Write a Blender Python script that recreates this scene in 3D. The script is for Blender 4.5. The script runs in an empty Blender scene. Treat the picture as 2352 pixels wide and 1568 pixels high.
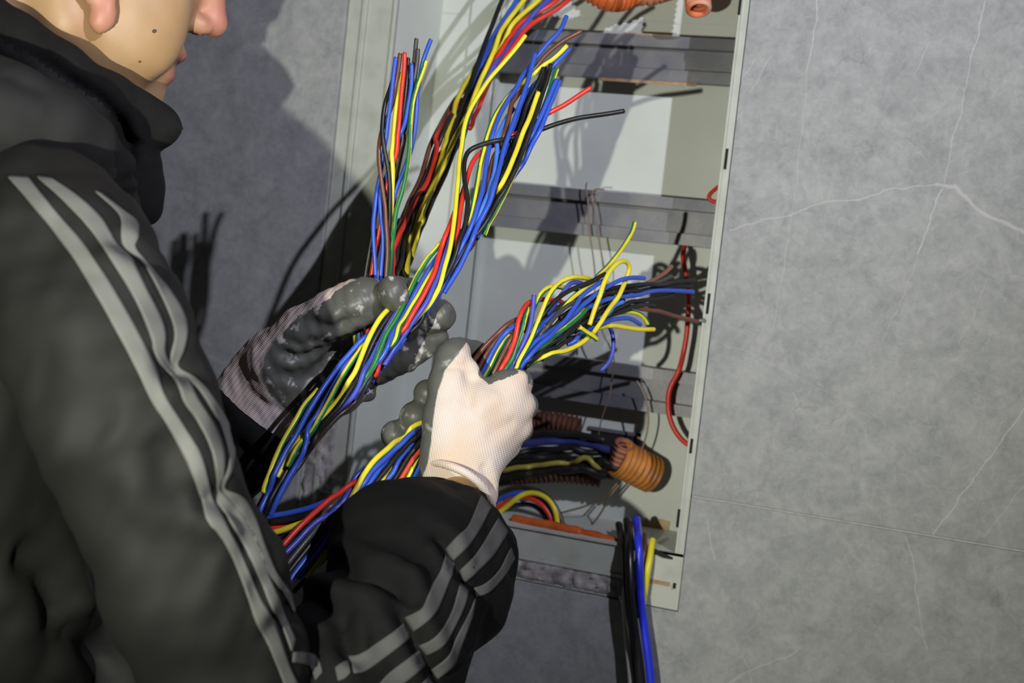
import bpy, math, random
import numpy as np
from mathutils import Vector, Matrix
from mathutils.bvhtree import BVHTree
SC = bpy.context.scene
COL = SC.collection
# ---------------------------------------------------------------- camera
W, H, FPX = 2352.0, 1568.0, 3267.0
yaw, pit, rol = map(math.radians, (20.5, 3.4, 6.3))
CF = np.array([-math.sin(yaw)*math.cos(pit), math.cos(yaw)*math.cos(pit), -math.sin(pit)])
_r = np.array([math.cos(yaw), math.sin(yaw), 0.0]); _u = np.cross(_r, CF)
CR = math.cos(rol)*_r + math.sin(rol)*_u
CU = -math.sin(rol)*_r + math.cos(rol)*_u
CC = np.array([0, .13, 0]) - 1.75*CF
cam_d = bpy.data.cameras.new('camera'); cam = bpy.data.objects.new('camera', cam_d); COL.objects.link(cam)
M = Matrix.Identity(4)
for i in range(3):
    M[i][0], M[i][1], M[i][2], M[i][3] = CR[i], CU[i], -CF[i], CC[i]
cam.matrix_world = M
cam_d.sensor_width = 36.0; cam_d.lens = 36.0*FPX/W; cam_d.clip_start = .02
cam_d.dof.use_dof = True; cam_d.dof.focus_distance = 1.27; cam_d.dof.aperture_fstop = 6.0
SC.camera = cam
SC.view_settings.view_transform = 'Standard'; SC.view_settings.look = 'None'
SC.view_settings.gamma = 1; SC.view_settings.use_curve_mapping = False
SC.view_settings.exposure = 0.0
# ---------------------------------------------------------------- world and lamps
wd = bpy.data.worlds.new('world'); SC.world = wd; wd.use_nodes = True
wd.node_tree.nodes['Background'].inputs[0].default_value = (.85, .9, 1, 1)
wd.node_tree.nodes['Background'].inputs[1].default_value = .022
def lamp(name, loc, power, color, rad, kind='POINT'):
    l = bpy.data.lights.new(name, kind); l.energy = power; l.color = color; l.shadow_soft_size = rad
    o = bpy.data.objects.new(name, l); COL.objects.link(o); o.location = loc; return o
lamp('work_lamp', tuple(CC - .29*CR - .03*CU + .33*CF), 37, (1.0, .99, .84), .006)
site = lamp('site_lamp', (1.12, -1.15, .75), 86, (.86, .86, 1.0), .009, 'SPOT')       # reflector lamp turned towards the left of the wall
site.data.spot_size = math.radians(84); site.data.spot_blend = 1.0
site.rotation_euler = (Vector((-.45, 0, .42))-site.location).to_track_quat('-Z', 'Y').to_euler()

# ---------------------------------------------------------------- helpers
def ray(x, y): return CF + CR*((x-W/2)/FPX) - CU*((y-H/2)/FPX)
def PD(x, y, z): return CC + ray(x, y)*z                    # a place seen along a line of sight, z metres away
def PY(x, y, Y):
    d = ray(x, y); return CC + d*((Y-CC[1])/d[1])
def proj(V):
    q = np.asarray(V) - CC; z = q@CF
    return W/2 + FPX*(q@CR)/z, H/2 - FPX*(q@CU)/z, z
def tag(o, label=None, cat=None, group=None, kind=None):
    if label: o['label'] = label
    if cat: o['category'] = cat
    if group: o['group'] = group
    if kind: o['kind'] = kind
    return o
def empty(name, loc=(0, 0, 0)):
    o = bpy.data.objects.new(name, None); COL.objects.link(o); o.location = loc; o.empty_display_size = .02
    return o
def mobj(name, V, Fc, mats, parent=None, smooth=True, mi=None):
    me = bpy.data.meshes.new(name)
    me.from_pydata([tuple(map(float, v)) for v in V], [], [tuple(map(int, f)) for f in Fc])
    for m in (mats if isinstance(mats, (list, tuple)) else [mats]): me.materials.append(m)
    if mi is not None: me.polygons.foreach_set('material_index', np.asarray(mi, dtype=np.int32))
    me.polygons.foreach_set('use_smooth', np.full(len(me.polygons), smooth))
    me.update()
    o = bpy.data.objects.new(name, me); COL.objects.link(o)
    if parent:
        o.parent = parent; o.matrix_parent_inverse = Matrix.Translation(-Vector(parent.location))
    return o
class MB:
    def __init__(s): s.V = []; s.F = []; s.m = []
    def add(s, V, Fc, mi=0):
        n = len(s.V); s.V += [tuple(v) for v in V]; s.F += [tuple(i+n for i in f) for f in Fc]; s.m += [mi]*len(Fc)
    def box(s, x0, x1, y0, y1, z0, z1, mi=0):
        s.add([(x, y, z) for x in (x0, x1) for y in (y0, y1) for z in (z0, z1)],
              [(0, 1, 3, 2), (4, 6, 7, 5), (0, 4, 5, 1), (2, 3, 7, 6), (0, 2, 6, 4), (1, 5, 7, 3)], mi)
    def prism(s, poly, y0, y1, mi=0):           # polygon in x,z pushed from y0 to y1
        n = len(poly)
        s.add([(x, y0, z) for x, z in poly]+[(x, y1, z) for x, z in poly],
              [tuple(range(n)), tuple(range(2*n-1, n-1, -1))]+[(i, i+n, (i+1) % n+n, (i+1) % n) for i in range(n)], mi)
    def build(s, name, mats, parent=None, smooth=False, bevel=0):
        o = mobj(name, s.V, s.F, mats, parent, smooth, s.m)
        if bevel:
            b = o.modifiers.new('bevel', 'BEVEL'); b.width = bevel; b.segments = 2; b.limit_method = 'ANGLE'
        return o
# -- materials
def lin(c): return tuple((v/255/12.92 if v/255 <= .04045 else ((v/255+.055)/1.055)**2.4) for v in c)
def newmat(name):
    m = bpy.data.materials.new(name); m.use_nodes = True
    return m, m.node_tree.nodes, m.node_tree.links, m.node_tree.nodes['Principled BSDF']
def mat(name, col, rough=.5, metal=0, spec=.5, var=0, vscale=20, col2=None, bump=0, bscale=400, detail=4, coat=0, thr=None):
    m, N, L, P = newmat(name)
    P.inputs['Base Color'].default_value = (*col, 1); P.inputs['Roughness'].default_value = rough
    P.inputs['Metallic'].default_value = metal; P.inputs['Specular IOR Level'].default_value = spec
    P.inputs['Coat Weight'].default_value = coat
    tc = N.new('ShaderNodeTexCoord')
    if var or col2:
        n = N.new('ShaderNodeTexNoise'); n.inputs['Scale'].default_value = vscale; n.inputs['Detail'].default_value = detail
        L.new(tc.outputs['Object'], n.inputs['Vector'])
        r = N.new('ShaderNodeValToRGB'); a, b = (thr or (.3, .7))
        r.color_ramp.elements[0].position = a; r.color_ramp.elements[1].position = b
        c2 = col2 or tuple(max(0, c*(1+var)) for c in col); c1 = col if col2 else tuple(c*(1-var) for c in col)
        r.color_ramp.elements[0].color = (*c1, 1); r.color_ramp.elements[1].color = (*c2, 1)
        L.new(n.outputs['Fac'], r.inputs[0]); L.new(r.outputs[0], P.inputs['Base Color'])
    if bump:
        n = N.new('ShaderNodeTexNoise'); n.inputs['Scale'].default_value = bscale; n.inputs['Detail'].default_value = 3
        L.new(tc.outputs['Object'], n.inputs['Vector'])
        b = N.new('ShaderNodeBump'); b.inputs['Strength'].default_value = bump; b.inputs['Distance'].default_value = .001
        L.new(n.outputs['Fac'], b.inputs['Height']); L.new(b.outputs[0], P.inputs['Normal'])
    return m
# -- smooth implicit solids (rounded limbs, cloth, gloves) turned into one closed quad mesh
class Solid:
    def __init__(s, lo, hi, h):
        s.h = h; s.lo = np.array(lo, float); n = np.ceil((np.array(hi)-s.lo)/h).astype(int)+1
        s.n = n; s.V = np.full(n, .08, np.float32)
        s.ax = [s.lo[i]+h*np.arange(n[i]) for i in range(3)]
    def _region(s, lo, hi):
        a = np.clip(np.floor((lo-s.lo)/s.h).astype(int), 0, s.n-1); b = np.clip(np.ceil((hi-s.lo)/s.h).astype(int)+1, 1, s.n)
        if np.any(b <= a): return None, None
        sl = tuple(slice(a[i], b[i]) for i in range(3))
        g = np.meshgrid(*[s.ax[i][sl[i]] for i in range(3)], indexing='ij')
        return sl, g
    def _mix(s, sl, d, k, op):
        v = s.V[sl]
        if op == 'sub': d = -d
        if op == 'add':
            q = np.maximum(k-np.abs(v-d), 0)/k if k > 0 else 0
            r = np.minimum(v, d)-q*q*k*.25
        else:                                                     # smooth subtraction: max(v, -d0) with d = -d0
            q = np.maximum(k-np.abs(v-d), 0)/k if k > 0 else 0
            r = np.maximum(v, d)+q*q*k*.25
        s.V[sl] = r.astype(np.float32)
    def cap(s, a, b, ra, rb=None, k=.006, op='add', sq=None):
        rb = ra if rb is None else rb; a = np.array(a, float); b = np.array(b, float); m = max(ra, rb)+k+.02
        sl, g = s._region(np.minimum(a, b)-m, np.maximum(a, b)+m)
        if sl is None: return s
        ba = b-a; bb = max(ba@ba, 1e-12)
        pa = [g[i]-a[i] for i in range(3)]
        t = np.clip((pa[0]*ba[0]+pa[1]*ba[1]+pa[2]*ba[2])/bb, 0, 1)
        q = [pa[i]-ba[i]*t for i in range(3)]
        if sq is not None:                                        # flatten along direction sq[0] by factor sq[1]
            e = np.array(sq[0], float); e /= np.linalg.norm(e); f = 1/sq[1]-1
            dt = q[0]*e[0]+q[1]*e[1]+q[2]*e[2]
            q = [q[i]+e[i]*dt*f for i in range(3)]
            sc = min(1, sq[1]*1.3)
        else: sc = 1
        d = (np.sqrt(q[0]**2+q[1]**2+q[2]**2)-(ra+(rb-ra)*t))*sc
        s._mix(sl, d, k, op); return s
    def ell(s, c, ax, k=.006, op='add'):                          # ax: three vectors (half axes)
        c = np.array(c, float); A = [np.array(v, float) for v in ax]
        R = [np.linalg.norm(v) for v in A]; m = sum(np.abs(v) for v in A)+k+.02
        sl, g = s._region(c-m, c+m)
        if sl is None: return s
        p = [g[i]-c[i] for i in range(3)]
        u = [(p[0]*v[0]+p[1]*v[1]+p[2]*v[2])/(r*r) for v, r in zip(A, R)]
        k0 = np.sqrt(u[0]**2+u[1]**2+u[2]**2); k1 = np.sqrt((u[0]/R[0])**2+(u[1]/R[1])**2+(u[2]/R[2])**2)+1e-9
        s._mix(sl, k0*(k0-1)/k1, k, op); return s
    def chain(s, pts, k=.006, op='add', sq=None):                 # pts: (x,y,z,r)
        for a, b in zip(pts[:-1], pts[1:]): s.cap(a[:3], b[:3], a[3], b[3], k, op, sq)
        return s
    def plane(s, p0, nrm, k=0):                                  # keep only what lies behind the plane
        nrm = np.array(nrm, float); nrm /= np.linalg.norm(nrm); p0 = np.array(p0, float)
        d = ((s.ax[0]-p0[0])*nrm[0])[:, None, None]+((s.ax[1]-p0[1])*nrm[1])[None, :, None]+((s.ax[2]-p0[2])*nrm[2])[None, None, :]
        s.V = np.maximum(s.V, d).astype(np.float32); return s
    def mesh(s, smooth=2):
        V = s.V; n = V.shape; ins = V < 0
        cnt = np.zeros(tuple(np.array(n)-1), np.int8); acc = np.zeros(cnt.shape+(3,), np.float32)
        corner = lambda A, c: A[c[0]:n[0]-1+c[0], c[1]:n[1]-1+c[1], c[2]:n[2]-1+c[2]]
        for ax in range(3):
            o1, o2 = [i for i in range(3) if i != ax]
            for p in (0, 1):
                for q in (0, 1):
                    c0 = [0, 0, 0]; c0[o1] = p; c0[o2] = q; c1 = list(c0); c1[ax] = 1
                    a = corner(V, c0); b = corner(V, c1); m = (a < 0) != (b < 0)
                    t = np.where(m, a/np.where(m, a-b, 1), 0)
                    cnt += m
                    acc[..., ax] += np.where(m, t, 0); acc[..., o1] += m*p; acc[..., o2] += m*q
        act = cnt > 0; idx = np.full(cnt.shape, -1, np.int64); idx[act] = np.arange(act.sum())
        cell = np.argwhere(act); P = s.lo+s.h*(cell+acc[act]/cnt[act][:, None])
        Q = []
        for ax in range(3):
            o1, o2 = [i for i in range(3) if i != ax]
            sa = [slice(1, n[i]-1) for i in range(3)]; sb = list(sa); sa[ax] = slice(0, n[ax]-1); sb[ax] = slice(1, n[ax])
            a = ins[tuple(sa)]; b = ins[tuple(sb)]; e = np.argwhere(a != b)
            if not len(e): continue
            flip = a[tuple(e.T)]
            base = e.copy(); base[:, o1] += 1; base[:, o2] += 1     # grid point of the edge start
            def ci(d1, d2):
                c = base.copy(); c[:, o1] -= d1; c[:, o2] -= d2; return idx[tuple(c.T)]
            q = np.stack([ci(1, 1), ci(0, 1), ci(0, 0), ci(1, 0)], 1)
            if ax == 1: flip = ~flip
            q[~flip] = q[~flip][:, ::-1]
            Q.append(q)
        Q = np.concatenate(Q); Q = Q[(Q >= 0).all(1)]
        P = relax(P, Q, smooth)
        return P, Q
def edges_of(Q):
    e = np.concatenate([Q[:, [i, (i+1) % 4]] for i in range(4)]); return np.concatenate([e, e[:, ::-1]])
def relax(P, Q, it=2, lam=.5):
    e = edges_of(Q); deg = np.bincount(e[:, 0], minlength=len(P))[:, None].clip(1)
    for _ in range(it):
        S = np.zeros_like(P)
        for c in range(3): S[:, c] = np.bincount(e[:, 0], weights=P[e[:, 1], c], minlength=len(P))
        P = P+lam*(S/deg-P)
    return P
def vnormals(P, Q):
    nf = np.cross(P[Q[:, 2]]-P[Q[:, 0]], P[Q[:, 3]]-P[Q[:, 1]]); N = np.zeros_like(P)
    for i in range(4):
        for c in range(3): N[:, c] += np.bincount(Q[:, i], weights=nf[:, c], minlength=len(P))
    return N/np.linalg.norm(N, axis=1).clip(1e-9)[:, None]
def seg_dist(P, pts):                                             # distance of every P to a polyline, and how far along
    best = np.full(len(P), 1e9); par = np.zeros(len(P)); n = len(pts)-1
    for i in range(n):
        a, b = pts[i], pts[i+1]; ba = b-a; t = np.clip(((P-a)@ba)/max(ba@ba, 1e-12), 0, 1)
        d = np.linalg.norm(P-a-t[:, None]*ba, axis=1); m = d < best; best[m] = d[m]; par[m] = (i+t[m])/n
    return best, par
def catmull(pts, step):
    P = np.array(pts, float)
    if len(P) == 2: P = np.array([P[0], (P[0]+P[1])/2, P[1]])
    E = np.vstack([2*P[0]-P[1], P, 2*P[-1]-P[-2]]); out = []
    for i in range(1, len(E)-2):
        p0, p1, p2, p3 = E[i-1:i+3]; n = max(1, int(round(np.linalg.norm(p2-p1)/step)))
        for j in range(n):
            t = j/n
            out.append(.5*(2*p1+(p2-p0)*t+(2*p0-5*p1+4*p2-p3)*t*t+(3*p1-p0-3*p2+p3)*t**3))
    out.append(P[-1]); return np.array(out)
def tube(path, r, sides=10, ref=None, twist=0, closed=True):
    """rings along path; ref = direction the first side faces; r scalar or per-point"""
    P = np.asarray(path); n = len(P); T = np.gradient(P, axis=0); T /= np.linalg.norm(T, axis=1)[:, None].clip(1e-9)
    r = np.broadcast_to(r, (n,)); V = []
    ref = np.array(ref if ref is not None else -CF, float)
    for i in range(n):
        u = ref-T[i]*(ref@T[i])
        if np.linalg.norm(u) < .15: u = np.array([.3, .2, 1])-T[i]*(np.array([.3, .2, 1])@T[i])
        u /= np.linalg.norm(u); w = np.cross(T[i], u); tw = twist if np.isscalar(twist) else twist(i/(n-1))
        for k in range(sides):
            a = 2*math.pi*k/sides+tw; V.append(P[i]+r[i]*(math.cos(a)*u+math.sin(a)*w))
    Fq = [(i*sides+k, i*sides+(k+1) % sides, (i+1)*sides+(k+1) % sides, (i+1)*sides+k) for i in range(n-1) for k in range(sides)]
    nq = len(Fq)
    if closed: Fq += [tuple(range(sides-1, -1, -1)), tuple(range((n-1)*sides, n*sides))]
    return V, Fq, nq
# ---------------------------------------------------------------- tiled wall
def tile_material():
    m, N, L, P = newmat('grey_marble_tile')
    tc = N.new('ShaderNodeTexCoord'); O = tc.outputs['Object']
    def noise(scale, det, dist=0, rough=.55):
        n = N.new('ShaderNodeTexNoise'); n.inputs['Scale'].default_value = scale; n.inputs['Detail'].default_value = det
        n.inputs['Distortion'].default_value = dist; n.inputs['Roughness'].default_value = rough
        L.new(O, n.inputs['Vector']); return n
    def math_(op, a, b=None, clamp=False):
        n = N.new('ShaderNodeMath'); n.operation = op; n.use_clamp = clamp
        for i, v in enumerate((a, b)):
            if v is None: continue
            if isinstance(v, (int, float)): n.inputs[i].default_value = v
            else: L.new(v, n.inputs[i])
        return n.outputs[0]
    def vm(op, a, b=None, out=0, sc=None):
        n = N.new('ShaderNodeVectorMath'); n.operation = op
        for i, v in enumerate((a, b)):
            if v is None: continue
            if isinstance(v, (tuple, list, np.ndarray)): n.inputs[i].default_value = tuple(v)
            else: L.new(v, n.inputs[i])
        if sc is not None: L.new(sc, n.inputs['Scale'])
        return n.outputs[out]
    # mottled ground
    r = N.new('ShaderNodeValToRGB'); r.color_ramp.elements[0].position = .33; r.color_ramp.elements[1].position = .68
    r.color_ramp.elements[0].color = (.215, .225, .228, 1); r.color_ramp.elements[1].color = (.405, .412, .405, 1)
    n1 = noise(26, 10, .6, .66); n2 = noise(110, 8, .8, .72)
    L.new(math_('ADD', math_('MULTIPLY', n1.outputs['Fac'], .55), math_('MULTIPLY', n2.outputs['Fac'], .45)), r.inputs[0])
    # fine dark cracks
    v = N.new('ShaderNodeTexVoronoi'); v.feature = 'DISTANCE_TO_EDGE'; v.inputs['Scale'].default_value = 19
    nw = noise(22, 4); wob = vm('ADD', O, vm('SCALE', nw.outputs['Color'], None, 0, math_('ADD', .09, 0)))
    L.new(wob, v.inputs['Vector'])
    n3 = noise(14, 6, .4)
    crack = math_('MULTIPLY', math_('SUBTRACT', 1, math_('MULTIPLY', v.outputs['Distance'], 22), True), math_('MULTIPLY', math_('SUBTRACT', n3.outputs['Fac'], .5, True), 3.2), True)
    spk = noise(230, 3); spots = math_('MULTIPLY', math_('SUBTRACT', spk.outputs['Fac'], .62, True), 3.0, True)
    dark = math_('MAXIMUM', math_('MULTIPLY', crack, .6), math_('MULTIPLY', spots, math_('MULTIPLY', n3.outputs['Fac'], .55)))
    mx = N.new('ShaderNodeMixRGB'); mx.inputs[2].default_value = (.13, .14, .15, 1)
    L.new(dark, mx.inputs[0]); L.new(r.outputs[0], mx.inputs[1])
    # pale veins of this slab, laid out on the wall plane
    veins = [
        ([(1879, 0), (1872, 65), (1855, 168)], 2.2, .8), ([(1855, 168), (1843, 298), (1835, 352), (1820, 478), (1800, 600), (1775, 760)], 1.8, .4),
        ([(2260, 0), (2245, 77), (2231, 138)], 2.4, .8), ([(2231, 138), (2207, 260), (2191, 306), (2172, 398), (2164, 436)], 2, .65),
        ([(2164, 436), (2138, 494), (2109, 582)], 2.6, .85), ([(2109, 582), (2075, 680), (2040, 760)], 2, .4),
        ([(1675, 528), (1812, 493), (1897, 465), (1962, 459), (2038, 436), (2149, 425)], 2.6, .7),
        ([(2149, 425), (2195, 432), (2222, 459), (2275, 497), (2352, 532)], 7, .75), ([(1850, 330), (1880, 400), (1893, 460)], 1.8, .3),
        ([(1772, 126), (1745, 170), (1724, 210)], 2, .6), ([(1734, 132), (1705, 176)], 2, .5), ([(2138, 92), (2115, 130), (2099, 172)], 2, .5),
        ([(2370, 920), (2288, 1028), (2220, 1121), (2144, 1228)], 2.6, .85), ([(2352, 1113), (2300, 1180), (2259, 1236)], 2, .5),
        ([(2080, 1230), (2097, 1305), (2112, 1373), (2114, 1428), (2127, 1488)], 2.2, .65), ([(2105, 1440), (2120, 1460)], 7, .35),
        ([(1675, 1568), (1718, 1545), (1833, 1492)], 2.2, .6), ([(1705, 1500), (1730, 1568)], 1.8, .4),
        ([(1628, 1200), (1632, 1254), (1645, 1283)], 2.2, .55), ([(2270, 640), (2235, 730), (2200, 790)], 1.8, .4), ([(1640, 780), (1760, 830), (1900, 900)], 1.8, .3),
        ([(480, 104), (560, 100)], 2.5, .25), ([(560, 410), (640, 420)], 2.5, .25), ([(600, 300), (560, 480), (530, 640)], 2, .22), ([(640, 20), (610, 260)], 2, .2)]
    total = None
    wob2 = vm('ADD', O, vm('MULTIPLY', vm('SUBTRACT', noise(30, 5).outputs['Color'], (.5, .5, .5)), (.014, 0, .014)))
    for pts, w, s in veins:
        Wp = [PY(x, y, 0) for x, y in pts]; w = w*1.25/FPX; s *= .72
        dmin = None
        for a, b in zip(Wp[:-1], Wp[1:]):
            ba = b-a; pa = vm('SUBTRACT', wob2, a)
            h = math_('DIVIDE', vm('DOT_PRODUCT', pa, ba, 1), float(ba@ba), True)
            d = vm('LENGTH', vm('SUBTRACT', pa, vm('SCALE', tuple(ba), None, 0, h)), None, 1)
            dmin = d if dmin is None else math_('MINIMUM', dmin, d)
        f = math_('MULTIPLY', math_('SUBTRACT', 1, math_('DIVIDE', dmin, w), True), s)
        total = f if total is None else math_('MAXIMUM', total, f)
    mv = N.new('ShaderNodeMixRGB'); mv.inputs[2].default_value = (.58, .57, .56, 1)
    L.new(total, mv.inputs[0]); L.new(mx.outputs[0], mv.inputs[1]); L.new(mv.outputs[0], P.inputs['Base Color'])
    P.inputs['Roughness'].default_value = .55; P.inputs['Specular IOR Level'].default_value = .25
    return m
M_TILE = tile_material()
M_GROUT = mat('pale_grout', (.42, .41, .40), .9, var=.15, vscale=90)
M_BRICK = mat('rough_masonry', (.20, .18, .17), .95, var=.3, vscale=40, bump=.6, bscale=120)
XL, XR, ZB, ZT, ZJ = -.205, .2745, -.2605, .66, -.1325       # opening cut in the tiles, height of the tile joint
g = .0011
w = MB()
w.prism([(XR, ZJ+g), (1.7, ZJ+g), (1.7, 1.3), (XR, 1.3)], 0, .011)
w.prism([(-1.9, ZJ+g), (XL, ZJ+g), (XL, 1.3), (-1.9, 1.3)], 0, .011)
w.prism([(XL, ZT), (XR, ZT), (XR, 1.3), (XL, 1.3)], 0, .011)
w.prism([(-1.9, -1.25), (1.7, -1.25), (1.7, ZJ-g), (XR, ZJ-g), (XR, ZB), (XL, ZB), (XL, ZJ-g), (-1.9, ZJ-g)], 0, .011)
w.box(XR, 1.7, .0012, .012, ZJ-g, ZJ+g, 1); w.box(-1.9, XL, .0012, .012, ZJ-g, ZJ+g, 1)
w.box(-1.9, XL-.001, .011, .22, -1.25, 1.3, 2); w.box(XR+.001, 1.7, .011, .22, -1.25, 1.3, 2)
w.box(XL-.001, XR+.001, .011, .22, -1.25, ZB-.001, 2); w.box(XL-.001, XR+.001, .011, .22, ZT+.001, 1.3, 2); w.box(XL-.001, XR+.001, .16, .22, ZB-.001, ZT+.001, 2)
tag(w.build('wall_back', [M_TILE, M_GROUT, M_BRICK], bevel=.0006), kind='structure')
fl = MB(); fl.box(-1.9, 1.7, -2.6, .22, -1.29, -1.25)
tag(fl.build('floor', mat('dusty_concrete_floor', (.12, .12, .12), .9, var=.3, vscale=6)), kind='structure')

# ---------------------------------------------------------------- the recessed electrical cabinet
M_PAINT = mat('pale_grey_enamel', (.55, .585, .54), .42, var=.05, vscale=14, bump=.05, bscale=500)
M_RIM = mat('grimy_enamel_rim', (.44, .465, .41), .5, col2=(.36, .37, .32), vscale=30, thr=(.45, .75), bump=.1, bscale=300)
M_RAIL = mat('galvanised_steel', (.150, .155, .178), .42, metal=.35, col2=(.24, .235, .235), vscale=26, thr=(.4, .8), bump=.08, bscale=250)
M_HOLE = mat('dark_hole', (.008, .008, .008), .9)
M_CEMENT = mat('rough_cement_residue', (.20, .19, .185), .95, col2=(.42, .40, .39), vscale=70, thr=(.35, .65), bump=1.0, bscale=260)
M_RUST = mat('brown_rust', (.30, .17, .09), .9, col2=(.42, .30, .18), vscale=120)
M_TAPE = mat('brown_paper_patch', (.45, .33, .18), .85, var=.2, vscale=70)
cab = empty('electrical_cabinet', (.03, .13, ZB))
tag(cab, 'recessed pale grey electrical cabinet, open and without its door, in the tiled wall', 'electrical cabinet')
IL, IR, IB, IT, BK = -.1405, .2635, -.197, .60, .130
b = MB(); b.box(IL-.004, IR+.008, BK, BK+.004, IB-.004, IT+.004)
b.box(IL+.002, IR, BK-.0012, BK, .3955, .3975)                 # pressed seam near the top
b.build('back_panel', M_PAINT, cab)
b = MB(); b.box(IL-.003, IL, .006, BK, IB, IT); b.build('side_panel', M_PAINT, cab)
b = MB(); b.box(IR+.004, IR+.007, .006, BK, IB, IT); b.build('side_panel', M_PAINT, cab)
b = MB(); b.box(IL-.003, IR+.007, .006, BK, IB-.003, IB); b.build('bottom_panel', M_PAINT, cab)
b = MB(); b.box(IL-.003, IR+.007, .006, BK, IT, IT+.003); b.build('top_panel', M_PAINT, cab)
# rim: stepped flange on the left and below, a thin folded lip on the right
b = MB()
def flange(x0, x1, z0, z1, y): b.box(x0, x1, y, y+.0035, z0, z1)
flange(XL+.0008, XL+.020, ZB+.001, ZT-.001, .0045); flange(XL+.020, XL+.026, ZB+.001, ZT-.001, .0015); flange(XL+.026, IL, ZB+.001, ZT-.001, .0046)
flange(IL-.0040, IL, IB, IT, .0015)
flange(XL+.026, XR-.0008, IB-.004, IB, .0015)
flange(XL+.026, XR-.0008, -.232, IB-.004, .0045); flange(XL+.026, XR-.0008, -.236, -.232, .002); flange(XL+.026, XR-.0008, ZB+.001, -.236, .0045)
flange(XL+.026, XR-.0008, IT, ZT-.001, .0045)
flange(IR, XR-.0008, IB, IT, -.0006); flange(.2665, .2688, IB, IT, -.0014)
flange(.236, XR-.0008, ZB+.001, IB, .0015)
b.build('rim', M_RIM, cab, bevel=.0006)
for (x, y), hh in (((1668, 365), .022), ((1627, 697), .022), ((1588, 1024), .016), ((1558, 1190), .020), ((1549, 1345), .006), ((1700, 10), .022)):
    c = PY(x, y, -.0016); s = MB(); s.box(c[0]-.0016, c[0]+.0012, -.0019, -.001, c[2]-hh/2, c[2]+hh/2); s.build('hinge_slot', M_HOLE, cab)
# residue of cement smeared on the rim
rng = np.random.default_rng(3)
def rough_strip(name, x0, x1, z0, z1, y, h, m, nx, nz):
    V = []; F = []
    hh = rng.random((nx+1, nz+1)); hh = (hh+np.roll(hh, 1, 0)+np.roll(hh, 1, 1))/3
    for i in range(nx+1):
        for j in range(nz+1):
            e = min(i, nx-i, j, nz-j); k = 0 if e == 0 else 1
            V.append((x0+(x1-x0)*i/nx+(rng.random()-.5)*.002, y-(h*max(0, (hh[i, j]-.28))*1.6+.0004)*k, z0+(z1-z0)*j/nz+(rng.random()-.5)*.002))
    for i in range(nx):
        for j in range(nz):
            a = i*(nz+1)+j; F.append((a, a+nz+1, a+nz+2, a+1))
    return mobj(name, V, F, m, cab)
rough_strip('cement_residue', -.13, .212, -.2575, -.2365, .0045, .006, M_CEMENT, 90, 7)
rough_strip('cement_residue', -.2, -.163, -.24, -.06, .0045, .005, M_CEMENT, 12, 46)
b = MB(); b.box(.213, .262, .0008, .0014, -.2345, -.230); b.build('rust_line', M_RUST, cab)
# mounting upright and three rails
b = MB(); b.box(-.098, -.052, BK-.006, BK-.0003, IB, IT); b.box(-.0560, -.052, BK-.010, BK-.006, IB, IT)
b.build('upright', M_PAINT, cab)
def rail(zc, h=.050):
    x0, x1, yf = -.052, .258, .100
    prof = [(yf+.012, zc+h/2-.001), (yf, zc+h/2-.001), (yf, zc+h/2-.011), (yf+.010, zc+h/2-.0125), (yf+.010, zc-h/2+.0125), (yf, zc-h/2+.011), (yf, zc-h/2+.001), (yf+.012, zc-h/2+.001)]
    t = .0022; V = []; F = []; n = len(prof)
    P2 = np.array(prof); nrm = np.zeros_like(P2)
    d = np.gradient(P2, axis=0); nrm[:, 0] = -d[:, 1]; nrm[:, 1] = d[:, 0]; nrm /= np.linalg.norm(nrm, axis=1)[:, None]
    inner = P2-nrm*t
    ring = list(map(tuple, P2))+list(map(tuple, inner[::-1])); m = len(ring)
    for x in (x0, x1): V += [(x, y, z) for y, z in ring]
    F = [(i, (i+1) % m, (i+1) % m+m, i+m) for i in range(m)]+[(i, i+1, m-2-i, m-1-i) for i in range(n-1)]+[(m+i+1, m+i, 2*m-1-i, 2*m-2-i) for i in range(n-1)]
    o = mobj('mounting_rail', V, F, M_RAIL, cab, False)
    q = MB(); q.box(x0+.002, x1-.002, .1125, BK, zc-h/2+.002, zc-h/2+.004); q.box(x0+.002, x1-.002, .1125, BK, zc+h/2-.004, zc+h/2-.002)
    q.build('rail_flange', M_RAIL, o)
    return o
r1 = rail(.350); r2 = rail(.165, .052); r3 = rail(-.033, .050)
def disc(name, c, rad, m, par, n=16, d=.0008, ax=1):
    V = []
    for y in (c[1], c[1]-d): V += [(c[0]+rad*math.cos(2*math.pi*i/n), y, c[2]+rad*math.sin(2*math.pi*i/n)) for i in range(n)]
    return mobj(name, V, [tuple(range(n)), tuple(range(2*n-1, n-1, -1))]+[(i, (i+1) % n, (i+1) % n+n, i+n) for i in range(n)], m, par, False)
for x, y in ((1622, 148), (1208, 112)): disc('screw_hole', PY(x, y, .1098), .0022, M_HOLE, r1)
s = MB(); c = PY(1148, 468, .1095); s.box(c[0]-.009, c[0]+.007, .1088, .1096, c[2]-.009, c[2]+.011)  # white plate painted in place of lamp glare on the steel
tag(s.build('glare', mat('painted_white_glare', (.85, .87, .84), .35), r2, bevel=.0004), 'painted bright white sticker')
# rust streaks on the rails
for rr, x0, x1, y0 in ((r1, 1375, 1600, 172), (r1, 1430, 1540, 78)):
    a = PY(x0, y0+10 if y0 > 100 else y0, .0995); e = PY(x1, y0+22 if y0 > 100 else y0+6, .0995); s = MB(); s.box(a[0], e[0], .0990, .0998, (a[2]+e[2])/2-.0018, (a[2]+e[2])/2+.0018); s.build('rust_streak', M_RUST, rr)
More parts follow.
